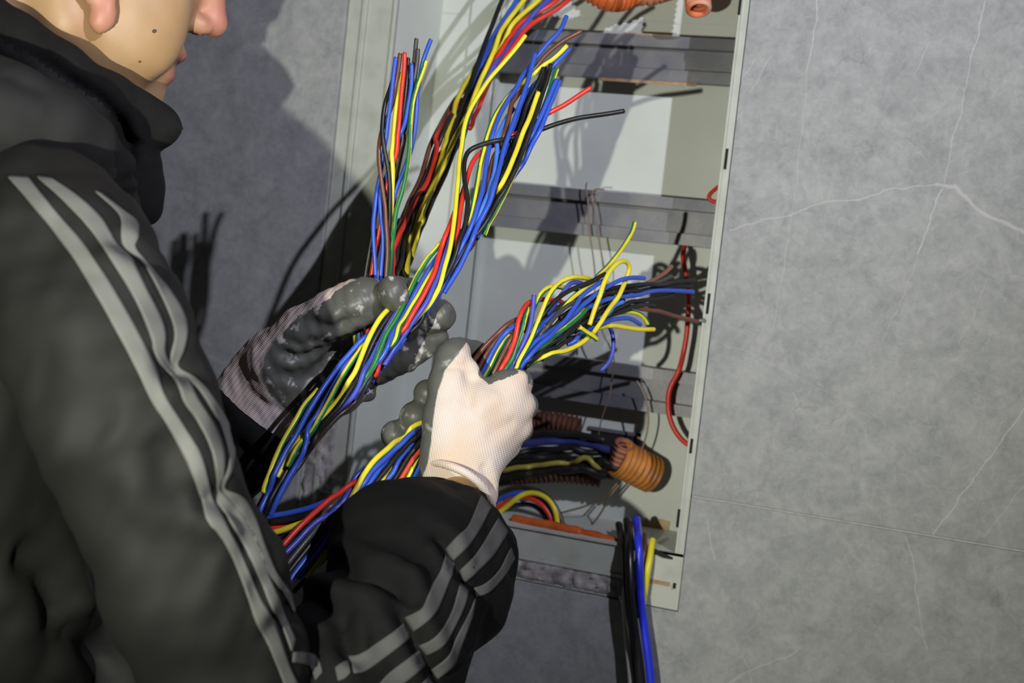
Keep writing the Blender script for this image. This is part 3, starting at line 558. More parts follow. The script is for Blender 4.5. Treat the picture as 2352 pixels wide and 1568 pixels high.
# -- the bundle gripped by the right glove, its ends fanned out into the cabinet
G3 = 'wires of the bundle gripped in the right glove'
B3 = [
 ('n', 'brown wire on the upper left edge above the right glove', '1200,730,1.6 1181,738,.8 1163,748,0 1143,767,-.6 1121,792 1100,812 1080,840,-.4 1055,880,0 1020,940 985,990,.4', 0, 0),
 ('n', 'second brown wire just inside the edge above the right glove', '1172,745,1 1151,763,.4 1135,786,-.4 1121,807,-.9 1110,832 1095,857,-.8 1065,900,0 1010,975', 0, 0),
 ('b', 'blue wire between the two groups of brown ones above the right glove', '1215,735,1.4 1200,740,.8 1183,748,0 1171,754,-.6 1158,766,-1 1145,786 1131,807,-1.2 1120,832 1108,857,-1 1075,910,0 1020,990', 0, 0),
 ('yg', 'yellow and green wire between the blue and the brown one above the glove', '1195,755,1.4 1170,772,.2 1155,787,-.4 1143,807,-1 1130,832 1118,856,-1 1085,910,0', 0, (-65, -65)),
 ('n', 'third brown wire, the one left of the red wire above the right glove', '1190,750,1.4 1178,767,.2 1170,782,-.6 1158,806,-1 1146,829 1135,853,-1 1100,910,0', 0, 0),
 ('r', 'red wire bent sharply right above the right glove', '1300,695,3 1275,690 1243,687,2 1214,696,.4 1206,703,-.6 1196,719,-1.2 1189,741,-1.6 1185,763 1180,786 1173,806,-1.6 1163,829 1153,851,-1.4 1115,915,0', 0, 0),
 ('yg', 'yellow and green wire running right beside the bent red one', '1222,690,1 1216,702,.2 1211,713,-.4 1204,733,-1 1199,758,-1.4 1189,782 1183,804,-1.4 1175,829 1165,851,-1.2 1130,910,0', 0, (70, -70)),
 ('v', 'violet blue wire with a cut end standing upright above the right glove', '1226,671,-1.6 1226,696 1223,719,-1.6 1219,744,-1.4 1213,767 1203,791,-1.2 1193,816 1180,848,-1 1145,905,0', 1, 0),
 ('yg', 'yellow wire making the tall arch over the left part of the gripped bundle', '1400,652,3 1372,645,1.4 1359,643,.4 1339,637,-.4 1320,636,-1 1304,639,-1.6 1286,648 1272,661,-2 1262,675 1254,693,-2.2 1246,713 1238,733,-2.2 1228,758 1219,779,-2 1208,802 1193,827,-1.8 1180,850,-1 1150,900,0', 0, (-115, -75)),
 ('yg', 'yellow and green wire making the low arch left of the tall one', '1330,665,2 1310,662 1292,660,1 1271,657,0 1257,661,-.6 1246,671,-1 1233,686 1225,702,-.6 1215,730,.4 1200,770,1', 0, (-100, -60)),
 ('b', 'broad blue wire rising from the glove to behind the yellow loop', '1388,642,-1.4 1375,650 1354,665,-2 1337,678 1325,693 1314,714,-2.6 1302,733 1284,749,-2.4 1262,767 1241,786,-2.4 1221,806 1203,826,-2 1186,846,-1.4 1155,895,0', 0, 0),
 ('b', 'blue wire with the cut end pointing right beneath the yellow loop', '1483,639,-3 1456,637 1433,640,-3.2 1410,650 1387,663,-3 1366,679 1343,698,-2.4 1318,719 1291,744,-1.8 1262,762 1238,777,-1.6 1216,798 1195,826,-1 1165,880,0', 1, 0),
 ('k', 'black wire with a blunt end left of the yellow loop', '1391,627,-.6 1372,638 1353,648,-1.4 1328,658 1303,669,-1.6 1283,684 1266,699,-1 1250,722,-.4 1230,762,.4 1205,810', 1, 0),
 ('yg', 'yellow and green wire with the highest end of the gripped bundle', '1459,504,4 1456,522 1446,543,3.2 1433,564 1418,585,2 1399,608 1384,624,1 1366,641,.4 1340,662,.8 1300,700 1255,750,1.2', 1, (75, 100)),
 ('yg', 'yellow wire bent into the big loop at the front of the gripped bundle', '1352,752,-3 1360,728,-3.6 1368,703 1376,679,-3.8 1383,659 1393,636,-4 1404,617 1418,604,-4 1433,598,-3.6 1443,603,-3 1448,614,-2.6 1445,629 1439,642,-2.2 1431,659,-2.4 1422,677,-2.8 1410,694 1397,713,-3.2 1383,732 1372,751,-3.4 1362,768 1349,778,-3.2 1332,790 1311,801,-2.4 1291,808 1268,808,-1 1240,815,.4 1205,840,1', 0, (120, 240)),
 ('yg', 'short stub of yellow and green wire crossing the foot of the loop', '1328,749,-4.2 1341,759 1357,770 1373,781,-4', 1, (80, 80)),
 ('b', 'blue wire reaching farthest right into the shade beside the cabinet lip', '1596,671,0 1582,669 1548,667,-.4 1510,667,-.8 1481,671 1452,677,-1 1425,682,-1 1395,687,-.4 1360,702,.4 1310,735 1260,785,.8', 1, 0),
 ('k', 'black wire along the top of the fanned ends reaching the cabinet lip', '1600,640,.8 1586,644 1548,648,0 1510,652 1471,654,-.6 1437,657,-.4 1400,664,.4 1340,690,1 1280,740', 1, 0),
 ('k', 'black wire just below the blue one that reaches farthest right', '1550,675,1 1534,679 1510,684,.4 1471,692 1433,700,0 1399,713 1350,735,.4 1290,775 1240,825', 1, 0),
 ('k', 'black wire running under the topmost black one among the fanned ends', '1592,655,1.2 1560,658 1520,662 1480,664,.6 1440,669 1400,680 1350,705,1 1290,750', 1, 0),
 ('p', 'pinkish brown wire end sticking up between the two red and black ones', '1546,608,2 1534,621 1518,636,1.6 1500,648,1.2 1460,661 1410,678,1 1350,715', 1, 0),
 ('a', 'dark grey wire end just right below the pinkish brown end', '1546,633,1 1529,640 1510,648,.8 1465,660 1410,685,1.2 1350,725', 1, 0),
 ('n', 'brown wire bending down to the right past the thin red cable', '1606,740,.6 1578,732 1557,728,.2 1529,719 1502,710,0 1468,704 1430,705,.4 1380,722 1320,765,1', 1, 0),
 ('k', 'black wire lying on the brown one that bends down to the right', '1505,706,-.2 1480,702,-.2 1440,704 1400,716,.2 1350,742 1300,780,.8', 1, 0),
 ('yg', 'yellow wire end lowest at the right of the fanned ends', '1506,756,0 1481,756 1456,755,0 1433,751 1402,747,.4 1360,754,1 1310,785', 1, (150, 150)),
 ('b', 'blue wire curving down at its end in the lower fan', '1474,748,.4 1458,736,0 1445,730,-.4 1418,732 1395,737,0 1350,752,.6 1300,785', 1, 0),
 ('l', 'short bright blue wire end in the middle of the fan', '1431,695,-1 1418,700 1402,708,-.8 1385,720,0 1345,750,.8', 1, 0),
 ('yg', 'olive green wire drooping at its end in the lower fan', '1491,748,1 1483,732 1471,721,.8 1452,713 1425,713,.8 1380,730,1.2', 1, (70, 70)),
 ('k', 'navy dark wire along the underside of the gripped bundle', '1346,765,1 1320,773,.6 1296,784,.4 1266,799,.2 1230,820 1200,845', 1, 0),
 ('k', 'thick black wire under the broad blue one of the gripped bundle', '1350,712,.6 1320,738,0 1296,760,-.4 1262,787,-.6 1229,815,-.2 1190,850', 0, 0),
 ('yg', 'green edged yellow wire showing under the broad blue one', '1342,710,-.6 1320,732,-1 1297,752,-1.2 1275,772 1250,795,-.6 1220,820,0', 0, (-20, -60)),
 ('a', 'dark grey wire between the tall yellow arch and the broad blue one', '1325,690,0 1309,698,-.8 1292,711,-1.4 1271,731,-1.6 1249,758,-1 1230,790,0', 1, 0),
 ('b', 'dark blue wire deep behind the tall yellow arch', '1275,722,1 1264,729,.4 1246,740,0 1234,759,0 1215,790,.4 1195,825', 0, 0),
 ('v', 'violet blue wire bent over under the green arch of the gripped bundle', '1338,650,1 1318,647,.8 1303,654,.6 1296,667,.4 1280,690,.8 1255,730', 1, 0),
 ('k', 'black wire deep in the middle of the gripped bundle', '1420,690,1.8 1370,700 1310,735,1.6 1260,780 1215,830 1160,890', 0, 0),
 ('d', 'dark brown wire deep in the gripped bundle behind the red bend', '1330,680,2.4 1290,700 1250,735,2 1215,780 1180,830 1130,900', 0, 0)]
for k, lb, p, tp, gc in B3: wire('yellow_green_wire' if k == 'yg' else 'electrical_wire', k, lb, p, ZB3, group=G3, tip=bool(tp), gc=gc or (75, 75), r=.0023)
for i, kk in enumerate('kdkbkn'):
    base = [(1425, 690), (1370, 705), (1310, 738), (1255, 775), (1205, 820), (1150, 880), (1085, 940), (1010, 985), (950, 1030), (890, 1090), (830, 1150), (765, 1220), (705, 1290)]
    wire('electrical_wire', kk, {'k': 'black', 'b': 'blue', 'd': 'dark brown', 'n': 'brown'}[kk]+' wire buried inside the gripped bundle, glimpsed between outer ones', ' '.join('%g,%g,%g' % (x+9*math.cos(j*.9+i*1.1), y+9*math.sin(j*.8+i*1.7), 1+.3*i) for j, (x, y) in enumerate(base)), ZB3, group=G3, tip=False, r=.0023)
G5 = 'wires below the right glove'
B5 = [
 ('yg', 'yellow and green wire on the outer left of the strand below the right glove', '985,960,0 955,990 920,1014,-.6 890,1032,-1 862,1054 842,1081,-1.6 826,1105 812,1133,-2 799,1160 787,1192,-2 771,1228 757,1252,-1.6 740,1275 700,1330', (105, 200)),
 ('b', 'blue wire beside the outer yellow one below the right glove', '990,970,0 960,990 936,1004,-.6 901,1036,-1 874,1063,-1.2 844,1091 830,1113,-1.2 806,1150,-.8 780,1195 745,1250 690,1330', 0),
 ('b', 'second blue wire inside the strand below the right glove', '960,1000,.4 915,1035,-.2 885,1068,-.8 862,1097,-1.2 837,1130,-1.4 819,1148 800,1168,-1.4 776,1204 746,1245,-1.2 718,1282 680,1335', 0),
 ('k', 'black wire between the blue ones below the right glove', '1000,965,0 970,985 940,1014,-.8 906,1047,-1.2 876,1086 851,1120,-1.4 830,1156 800,1200,-1 760,1265', 0),
 ('yg', 'thin visible edge of a yellow wire above the jacket cuff', '920,1055,.4 895,1080,-.4 881,1095,-1 865,1118,-1.2 851,1139,-1.2 820,1185 780,1240', (140, 140)),
 ('b', 'blue wire left of the black pair just below the right glove', '975,990,0 934,1029,-.6 911,1063,-.8 895,1088 870,1125,-.8 830,1180', 0),
 ('k', 'black wire left of the orange red one below the right glove', '1000,975,-.4 959,1016,-1 938,1047,-1 918,1080 890,1125,-.8 850,1180', 0),
 ('o', 'orange red wire emerging right below the gripping fingers', '1000,955,-.4 973,1009,-1.2 957,1039,-1.4 938,1070,-1.2 915,1110 880,1165', 0),
 ('yg', 'yellow wire squeezed between the orange red and the rightmost blue one', '1000,985,-.2 968,1044,-.8 952,1070,-.8 930,1110 900,1160', (-90, -90)),
 ('b', 'rightmost blue wire where the strand leaves the right glove', '1005,975,-.4 974,1032,-1 963,1064,-1 945,1105 920,1155', 0),
 ('r', 'red wire separating to the lower left below the right glove', '870,1060,.6 835,1095,.4 807,1115,0 775,1138,-.4 745,1158 718,1181,-.6 690,1207 667,1232,-.6 644,1259 600,1315', 0),
 ('v', 'violet blue wire next to the separating red one', '845,1075,1 821,1097,.4 810,1119,0 775,1157,-.4 738,1194 709,1217,-.6 679,1247 644,1281 600,1330', 0),
 ('a', 'olive grey wire in the strand at the lower left', '830,1095,.8 798,1130,.2 768,1162,-.4 741,1192 713,1226,-.8 683,1266 658,1297 620,1345', 0),
 ('k', 'navy black wire in the strand at the lower left', '815,1130,.6 787,1162,0 754,1201,-.4 722,1240 683,1288,-.4 640,1345', 0),
 ('b', 'lower blue wire in the strand at the lower left', '805,1150,.6 782,1181,0 754,1219,-.6 727,1258 695,1298,-.6 650,1355', 0),
 ('k', 'black wire on the underside of the strand at the lower left', '850,1150,.4 815,1195,.2 775,1250,.2 720,1310 670,1365', 0)]
ZB5 = lambda x, y: interp([(580, 1.125), (700, 1.155), (850, 1.205), (940, 1.245), (1005, 1.272)], x)
for k, lb, p, gc in B5: wire('yellow_green_wire' if k == 'yg' else 'electrical_wire', k, lb, p, ZB5, group=G5, tip=False, gc=gc or (75, 75), r=.0024)
G6 = 'wires running level behind the strand at the lower left'
for k, lb, p in [('b', 'blue wire topmost of the level ones behind the lower left strand', '800,1125,1 770,1143 736,1158,0 709,1170 672,1180 637,1187 600,1194'),
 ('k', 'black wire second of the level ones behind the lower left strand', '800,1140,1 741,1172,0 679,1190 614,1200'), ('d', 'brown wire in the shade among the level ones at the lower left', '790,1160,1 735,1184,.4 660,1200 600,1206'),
 ('r', 'red wire among the level ones at the lower left', '760,1190,1 700,1204,.2 649,1211,0 607,1213'), ('yg', 'yellow wire lowest of the level ones at the lower left', '760,1180,1.4 715,1192,.4 670,1208,-.2 637,1218,-.4 612,1222'),
 ('k', 'black wire below the level yellow one at the lower left', '760,1205,1 700,1222,.4 650,1232 600,1240')]:
    wire('yellow_green_wire' if k == 'yg' else 'electrical_wire', k, lb, p, ZBH, group=G6, tip=False, gc=(170, 170), r=.0027)
# -- loose cables inside the cabinet
def zplane(Y): return lambda x, y: float((Y-CC[1])/ray(x, y)[1])
wire('thin_red_cable', 'r', 'thin red cable hanging down the right side of the cabinet', '1573,530,8 1573,552,8 1571,572,2 1568,592,0 1573,615 1577,645,.4 1582,690 1580,730 1577,770 1570,810 1560,850,-1 1545,878 1537,895,-1.4 1534,925 1537,955 1548,985 1566,1010,-1.6 1582,1022,-1.8 1600,1030', zplane(.088), r=.0031, tip=False, cat='cable')
wire('thin_red_cable', 'r', 'short loop of red cable poking out beside the middle rail', '1665,418 1648,430 1632,443,-1 1623,453 1632,462 1650,465 1668,470', zplane(.06), r=.0024, tip=False, cat='cable')
for lb, p, rr in [('brown hair-thin wire hanging in front of the middle rail, left of two', '1350,415 1344,432 1352,470 1353,520 1358,560 1364,600 1367,640 1366,690 1372,780', .0009),
 ('greenish hair-thin wire hanging in front of the middle rail, right of two', '1392,437 1370,432 1356,440 1366,480 1372,520 1377,560 1385,600 1390,640 1380,700', .0009),
 ('dark hair-thin wire curving down past the lower rail', '1375,705 1382,760 1398,790 1412,830,-1 1405,870 1400,910,-2 1382,960 1370,1020 1350,1070', .0008),
 ('pair-like thin dark wire curling beside the black knock-out', '1460,870,-2 1480,905 1490,960 1482,1010 1470,1040', .0010),
 ('thin dark wire sagging from the orange conduit to the left', '1420,1105,-2 1390,1140 1350,1160 1310,1172 1275,1180', .0011),
 ('thin dark wire hanging steeply below the orange conduit', '1425,1110,-2 1400,1140 1385,1170 1368,1195 1350,1216', .0011)]:
    wire('thin_wire', 'h', lb, p, zplane(.085), r=rr, tip=False, group='thin loose wires in the cabinet')
wire('electrical_wire', 'v', 'violet blue wire dangling with a curled end in front of the lowest rail', '1376,854,-1 1387,846,-1.5 1402,830 1406,815 1409,800,-1 1410,785 1408,770 1402,752,0 1392,738,1', lambda x, y: 1.45, r=.0023)
# lower part: cables running through orange conduits
zc = zplane(.075)
GL = 'cables in the lower compartment'
WM['V'] = wiremat('shaded_dark_blue_insulation', (.030, .040, .17)); WM['Y'] = wiremat('shaded_yellow_insulation', (.30, .27, .05))  # blue and yellow darkened: compartment shade put into the colour
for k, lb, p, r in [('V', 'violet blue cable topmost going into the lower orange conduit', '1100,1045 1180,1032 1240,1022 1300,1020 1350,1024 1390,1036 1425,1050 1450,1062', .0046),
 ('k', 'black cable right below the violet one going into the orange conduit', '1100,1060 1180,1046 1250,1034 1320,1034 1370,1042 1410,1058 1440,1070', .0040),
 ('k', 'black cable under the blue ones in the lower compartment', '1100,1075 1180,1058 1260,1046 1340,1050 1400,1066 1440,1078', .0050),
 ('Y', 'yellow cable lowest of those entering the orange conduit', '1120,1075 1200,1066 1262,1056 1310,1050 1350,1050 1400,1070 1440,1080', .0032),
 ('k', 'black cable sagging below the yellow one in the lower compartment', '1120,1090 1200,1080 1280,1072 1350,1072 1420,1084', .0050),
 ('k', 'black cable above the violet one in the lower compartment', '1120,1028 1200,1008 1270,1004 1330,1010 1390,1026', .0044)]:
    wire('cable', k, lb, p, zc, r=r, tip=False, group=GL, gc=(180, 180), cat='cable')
za = zplane(.055)
GA = 'wires arching up out of the bottom of the cabinet'
for k, lb, p in [('d', 'brown wire outermost in the arch at the cabinet bottom', '1120,1150 1150,1135 1190,1122 1225,1128 1258,1148 1280,1180 1292,1216'),
 ('b', 'blue wire in the arch at the cabinet bottom', '1115,1165 1145,1146 1180,1132 1210,1130 1240,1140 1268,1165 1286,1200 1290,1220'),
 ('yg', 'yellow wire crossing the arch at the cabinet bottom', '1115,1200,-1 1150,1172 1185,1145,-1.4 1215,1131 1245,1136,-1 1268,1156 1280,1185 1284,1215'),
 ('r', 'red wire innermost in the arch at the cabinet bottom', '1115,1180,-.6 1145,1162 1180,1146 1215,1142,-.6 1242,1152 1260,1172 1271,1195 1274,1216'),
 ('v', 'violet blue wire on the right flank of the arch at the cabinet bottom', '1190,1150,.4 1225,1142 1252,1150,0 1270,1175 1283,1205 1287,1222'),
 ('k', 'black wire in the shade under the arch at the cabinet bottom', '1120,1195,1 1165,1165 1205,1155 1235,1165 1255,1190 1262,1215')]:
    wire('yellow_green_wire' if k == 'yg' else 'electrical_wire', k, lb, p, za, r=.0030, tip=False, group=GA, gc=(170, 170))
# cables hanging out over the bottom rim at the right
zh = lambda x, y: interp([(1195, zplane(.04)(1460, 1195)), (1240, zplane(-.006)(1460, 1240)), (1300, zplane(-.02)(1460, 1300)), (1600, zplane(-.022)(1480, 1600)), (1760, zplane(-.022)(1480, 1700))], y)
GH = 'cables hanging over the lower right corner of the cabinet'
M_BL = WM['b']; WM['B'] = mat('glossy_ultramarine_sheath', (.02, .035, .62), .3, spec=.5); WM['K'] = mat('glossy_black_sheath', (.012, .012, .013), .3, spec=.5)
for k, lb, p, r in [('B', 'thick bright blue cable hanging out of the lower right corner', '1455,1190,1 1456,1215,.4 1460,1240,-1 1464,1280 1468,1340 1473,1400 1480,1460 1486,1520 1491,1580 1500,1700', .0046),
 ('K', 'thick black cable left of the bright blue one at the lower right', '1440,1195,1 1443,1225,.2 1446,1260,-.4 1446,1320 1449,1380 1456,1440 1465,1500 1474,1568 1490,1700', .0050),
 ('K', 'second black cable partly behind the thick black one at the lower right', '1430,1200,1.6 1437,1230,1 1440,1270,.8 1440,1330 1445,1400 1456,1480 1466,1568 1480,1700', .0042),
 ('w', 'white cable on the left of the hanging black ones', '1446,1235,2 1444,1290,2.4 1438,1340,2.4 1436,1390,2 1440,1440 1446,1500,1.6 1452,1570 1462,1700', .0030),
 ('yg', 'short yellow cable crossing behind the bright blue one at the corner', '1500,1235,1.2 1495,1262,.6 1488,1300,.8 1482,1330,1.4 1474,1370,1.8 1466,1420', .0036),
 ('n', 'brown grey cable between the blue and the yellow one at the corner', '1478,1225,2 1480,1255,1.4 1478,1290,1.6 1472,1340,2 1466,1400', .0036)]:
    wire('cable', k, lb, p, zh, r=r, tip=False, group=GH, gc=(160, 150), cat='cable')
string_wires()
# ---------------------------------------------------------------- corrugated conduits
M_ORANGE = mat('orange_conduit_plastic', (.50, .105, .02), .45, var=.2, vscale=60, spec=.4)
M_ORANGE2 = mat('dusty_orange_plastic', (.42, .12, .045), .7, col2=(.5, .22, .12), vscale=90)
M_DIM = mat('shade_darkened_conduit', (.075, .024, .011), .75, var=.5, vscale=70)  # conduit orange darkened to hold the shade in the lower compartment
def conduit(label, pts, r, mtl=M_ORANGE, pitch=.0062, wall=.0012):
    path = catmull(pts, .0008); s = np.concatenate([[0], np.cumsum(np.linalg.norm(np.diff(path, axis=0), axis=1))])
    prof = np.clip(np.cos(2*math.pi*s/pitch)*1.6, -1, 1)
    V1, F1, n1 = tube(path, r-.0012+.0012*prof, 28, closed=False); V2, F2, n2 = tube(path, r-.0026-wall+.0010*prof, 28, closed=False)
    n = len(V1); S = 28; F = F1+[tuple(i+n for i in f[::-1]) for f in F2]
    F += [((k+1) % S, k, k+n, (k+1) % S+n) for k in range(S)]+[(n-S+k, n-S+(k+1) % S, 2*n-S+(k+1) % S, 2*n-S+k) for k in range(S)]
    return tag(mobj('corrugated_conduit', V1+V2, F, mtl), label, 'conduit')
conduit('open ended orange corrugated conduit at the top right of the cabinet', [PY(1648, -400, .07), PY(1625, -290, .09), PY(1600, -180, .085), PY(1594, -110, .07), PY(1598, -50, .055), PY(1605, 24, .035)], .0145, mat('pale_orange_conduit', (.62, .16, .06), .6, col2=(.75, .5, .38), vscale=35, thr=(.45, .75)))
conduit('orange corrugated conduit at the top edge with its ribs facing down, left', [PY(1300, -60, .02), PY(1350, -28, .03), PY(1400, -4, .045), PY(1445, -14, .07), PY(1490, -80, .095), PY(1530, -200, .10), PY(1566, -400, .09)], .0150)
conduit('dusty orange conduit just right of the other at the top edge', [PY(1420, -395, .055), PY(1400, -250, .05), PY(1405, -110, .055), PY(1440, -36, .065), PY(1480, -14, .08), PY(1535, -26, .098), PY(1560, -34, .112)], .0140, M_ORANGE2)
conduit('short ribbed orange conduit end in the lower right of the cabinet', [PY(1418, 1050, .070), PY(1440, 1060, .078), PY(1466, 1074, .088), PY(1500, 1090, .104)], .0225, mat('ochre_conduit_plastic', (.40, .150, .025), .5, var=.25, vscale=50))
conduit('upright torn orange conduit mouth beside the ribbed lower one', [PY(1436, 1018, .065), PY(1428, 1040, .070), PY(1418, 1070, .080)], .0120, mat('faded_conduit_plastic', (.26, .09, .055), .7, var=.3, vscale=60))
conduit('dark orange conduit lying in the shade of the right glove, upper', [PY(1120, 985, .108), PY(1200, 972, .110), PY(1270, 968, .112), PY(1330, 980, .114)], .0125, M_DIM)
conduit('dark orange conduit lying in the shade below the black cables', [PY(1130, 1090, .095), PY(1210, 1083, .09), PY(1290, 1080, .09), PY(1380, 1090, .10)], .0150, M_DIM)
# flattened strip of conduit along the bottom edge
def strip(label, pts, r, sq):
    path = catmull([PY(x, y, Y) for x, y, Y in pts], .003); V, F, n = tube(path, r, 14); c = np.repeat(path, 14, 0); V = np.array(V); V[:, 2] = c[:, 2]+(V[:, 2]-c[:, 2])*sq
    V += (rng.random(V.shape)-.5)*.0012
    return tag(mobj('conduit_strip', V, F, M_ORANGE), label, 'conduit')
strip('flattened orange conduit strip lying along the cabinet bottom, long piece', [(1180, 1192, .02), (1215, 1199, .016), (1260, 1206, .014), (1310, 1217, .013), (1335, 1222, .014)], .0075, .75)
strip('flattened orange conduit strip beside the hanging cables, short piece', [(1335, 1224, .016), (1365, 1228, .013), (1400, 1240, .013), (1442, 1252, .016)], .0062, .7)
# ---------------------------------------------------------------- the electrician
def pr(x, y, z, r): return (*PD(x, y, z), r*z/FPX)
def prs(*L): return [pr(*q) for q in L]
def bounds(L, m=.03):
    A = np.array([q[:3] for q in L]); r = max(q[3] for q in L); return A.min(0)-r-m, A.max(0)+r+m
def attr(o, name, vals): a = o.data.attributes.new(name, 'FLOAT', 'POINT'); a.data.foreach_set('value', np.asarray(vals, np.float32))
def press(P, Q, lines, zhint):                                   # folds: lines = (pixel polyline, depth, width)
    bv = BVHTree.FromPolygons([tuple(p) for p in P], [tuple(q) for q in Q]); N = vnormals(P, Q); D = np.zeros(len(P))
    for pts, dep, wid in lines:
        W3 = []
        for x, y in pts:
            d = ray(x, y); h = bv.ray_cast(Vector(CC), Vector(d/np.linalg.norm(d)))
            W3.append(np.array(h[0]) if h[0] is not None else np.array(bv.find_nearest(Vector(PD(x, y, zhint)))[0]))
        W3 = catmull(W3, .006) if len(W3) > 2 else np.array(W3)
        dist, par = seg_dist(P, W3); fade = np.clip(np.minimum(par, 1-par)*6, .15, 1)
        D -= dep*fade*np.exp(-(dist/wid)**2)
        D += dep*.45*fade*np.exp(-((dist-2.1*wid)/(wid*1.1))**2)     # the cloth swells beside a fold
    return P+N*D[:, None]
def snoise(P, scale, seed=0):                                    # cheap smooth noise from a few sines
    r = np.random.default_rng(seed); o = np.zeros(len(P))
    for _ in range(9): o += np.sin(P@(r.normal(size=3)*scale)+r.random()*6.28)
    return o/4
def glove_material(name, knit, coat, coat2, axis_u, axis_v, scuff=(.62, .72), per=(.0021, .00175), deep=.22):
    m, N, L, P = newmat(name); geo = N.new('ShaderNodeNewGeometry'); tc = N.new('ShaderNodeTexCoord')
    def math_(op, a, b=None, clamp=False):
        n = N.new('ShaderNodeMath'); n.operation = op; n.use_clamp = clamp
        for i, v in enumerate((a, b)):
            if v is None: continue
            if isinstance(v, (int, float)): n.inputs[i].default_value = v
            else: L.new(v, n.inputs[i])
        return n.outputs[0]
    def dot(ax):
        n = N.new('ShaderNodeVectorMath'); n.operation = 'DOT_PRODUCT'; L.new(tc.outputs['Object'], n.inputs[0]); n.inputs[1].default_value = tuple(ax); return n.outputs['Value']
    def noise(sc, det=4):
        n = N.new('ShaderNodeTexNoise'); n.inputs['Scale'].default_value = sc; n.inputs['Detail'].default_value = det; L.new(tc.outputs['Object'], n.inputs['Vector']); return n.outputs['Fac']
    def ramp(v, p0, p1, c0, c1):
        r = N.new('ShaderNodeValToRGB'); r.color_ramp.elements[0].position = p0; r.color_ramp.elements[1].position = p1
        r.color_ramp.elements[0].color = (*c0, 1); r.color_ramp.elements[1].color = (*c1, 1); L.new(v, r.inputs[0]); return r.outputs[0]
    def mix(f, a, b):
        n = N.new('ShaderNodeMixRGB'); L.new(f, n.inputs[0])
        for i, v in ((1, a), (2, b)):
            if isinstance(v, tuple): n.inputs[i].default_value = (*v, 1)
            else: L.new(v, n.inputs[i])
        return n.outputs[0]
    wu = math_('SINE', math_('MULTIPLY', dot(axis_u), 2*math.pi/per[0])); wv = math_('SINE', math_('MULTIPLY', dot(axis_v), 2*math.pi/per[1]))
    wob = noise(25, 2)
    loops = math_('MULTIPLY', math_('ADD', wu, 1), math_('MULTIPLY', math_('ADD', wv, 1), .25))
    kc = mix(math_('MULTIPLY', loops, deep, True), ramp(wob, .35, .7, knit, tuple(c*f for c, f in zip(knit, (.97, .86, .74)))), tuple(c*.52 for c in knit))
    cc = ramp(noise(70, 8), scuff[0], scuff[1], coat, coat2)
    at = N.new('ShaderNodeAttribute'); at.attribute_name = 'coat'
    f = math_('ADD', math_('MULTIPLY', math_('SUBTRACT', at.outputs['Fac'], .5), 4), math_('MULTIPLY', math_('SUBTRACT', noise(160), .5), 1.4)); f = math_('ADD', f, .5, True)
    L.new(mix(f, kc, cc), P.inputs['Base Color'])
    L.new(math_('SUBTRACT', .9, math_('MULTIPLY', f, .50)), P.inputs['Roughness']); P.inputs['Specular IOR Level'].default_value = .35
    b = N.new('ShaderNodeBump'); b.inputs['Strength'].default_value = .5; b.inputs['Distance'].default_value = .0008
    hgt = math_('ADD', math_('MULTIPLY', math_('MULTIPLY', loops, -1), math_('SUBTRACT', 1, f)), math_('MULTIPLY', math_('MULTIPLY', noise(75, 5), 2.4), f)); L.new(hgt, b.inputs['Height']); L.new(b.outputs[0], P.inputs['Normal'])
    return m
# the ear lobe, found on the side of the head
# body (head, neck, trunk and arms), one skin
alpha, beta, HS = math.radians(20), math.radians(19), 1.07
hf = CR*math.cos(alpha)*math.cos(beta)-CU*math.sin(beta)+CF*math.sin(alpha)*math.cos(beta)
hl = -CR*math.sin(alpha)+CF*math.cos(alpha); hu = np.cross(hf, hl); hl, hu = hl*math.cos(.21)+hu*math.sin(.21), hu*math.cos(.21)-hl*math.sin(.21)
HM = np.stack([hf, hl, hu], 1)*HS
HO = PD(509, 74, 1.25)-HM@np.array([.125, 0, -.028])
hp = lambda x, y, z: HO+HM@np.array([x, y, z])
hq = lambda x, y, z, r: (*hp(x, y, z), r*HS)
hax = lambda a, b, c: (HM[:, 0]*a, HM[:, 1]*b, HM[:, 2]*c)
ARM_R = prs((120, 600, 1.03, 90), (280, 1000, .98, 100), (560, 1640, .98, 90), (860, 1430, 1.10, 80), (1000, 1220, 1.19, 62), (1070, 1110, 1.236, 48))
ARM_L = prs((150, 560, 1.38, 110), (300, 1050, 1.44, 100), (470, 1120, 1.37, 70), (590, 940, 1.325, 42))
TOR = prs((-60, 470, 1.22, 130), (-120, 900, 1.20, 300), (-120, 1500, 1.20, 320))
lo, hi = bounds(ARM_R+ARM_L+TOR+[hq(0, 0, .05, .12)])
body = Solid(lo, hi, .0033)
ea, eb = 0.0, -.03
for _ in range(12):                                               # where on the head's side the lobe sits
    f = lambda a, b: np.array(proj(hp(a, -.080, b))[:2])-np.array([236, 36]); r0 = f(ea, eb)
    Jc = np.stack([(f(ea+1e-4, eb)-r0)/1e-4, (f(ea, eb+1e-4)-r0)/1e-4], 1); ea, eb = np.array([ea, eb])-np.linalg.solve(Jc, r0)
print('ear', ea, eb)
for ch in (ARM_R, ARM_L, TOR): body.chain(ch, k=.03)
body.cap(ARM_R[0][:3], TOR[0][:3], .04, .05, k=.03); body.cap(ARM_L[0][:3], TOR[0][:3], .05, .05, k=.03)
body.chain([hq(-.022, 0, -.03, .056), hq(-.05, 0, -.12, .058), (*TOR[0][:3], .06)], k=.03)
body.ell(hp(-.018, 0, .045), hax(.098, .076, .090), k=.01)
body.ell(hp(.034, 0, -.015), hax(.060, .060, .085), k=.02)
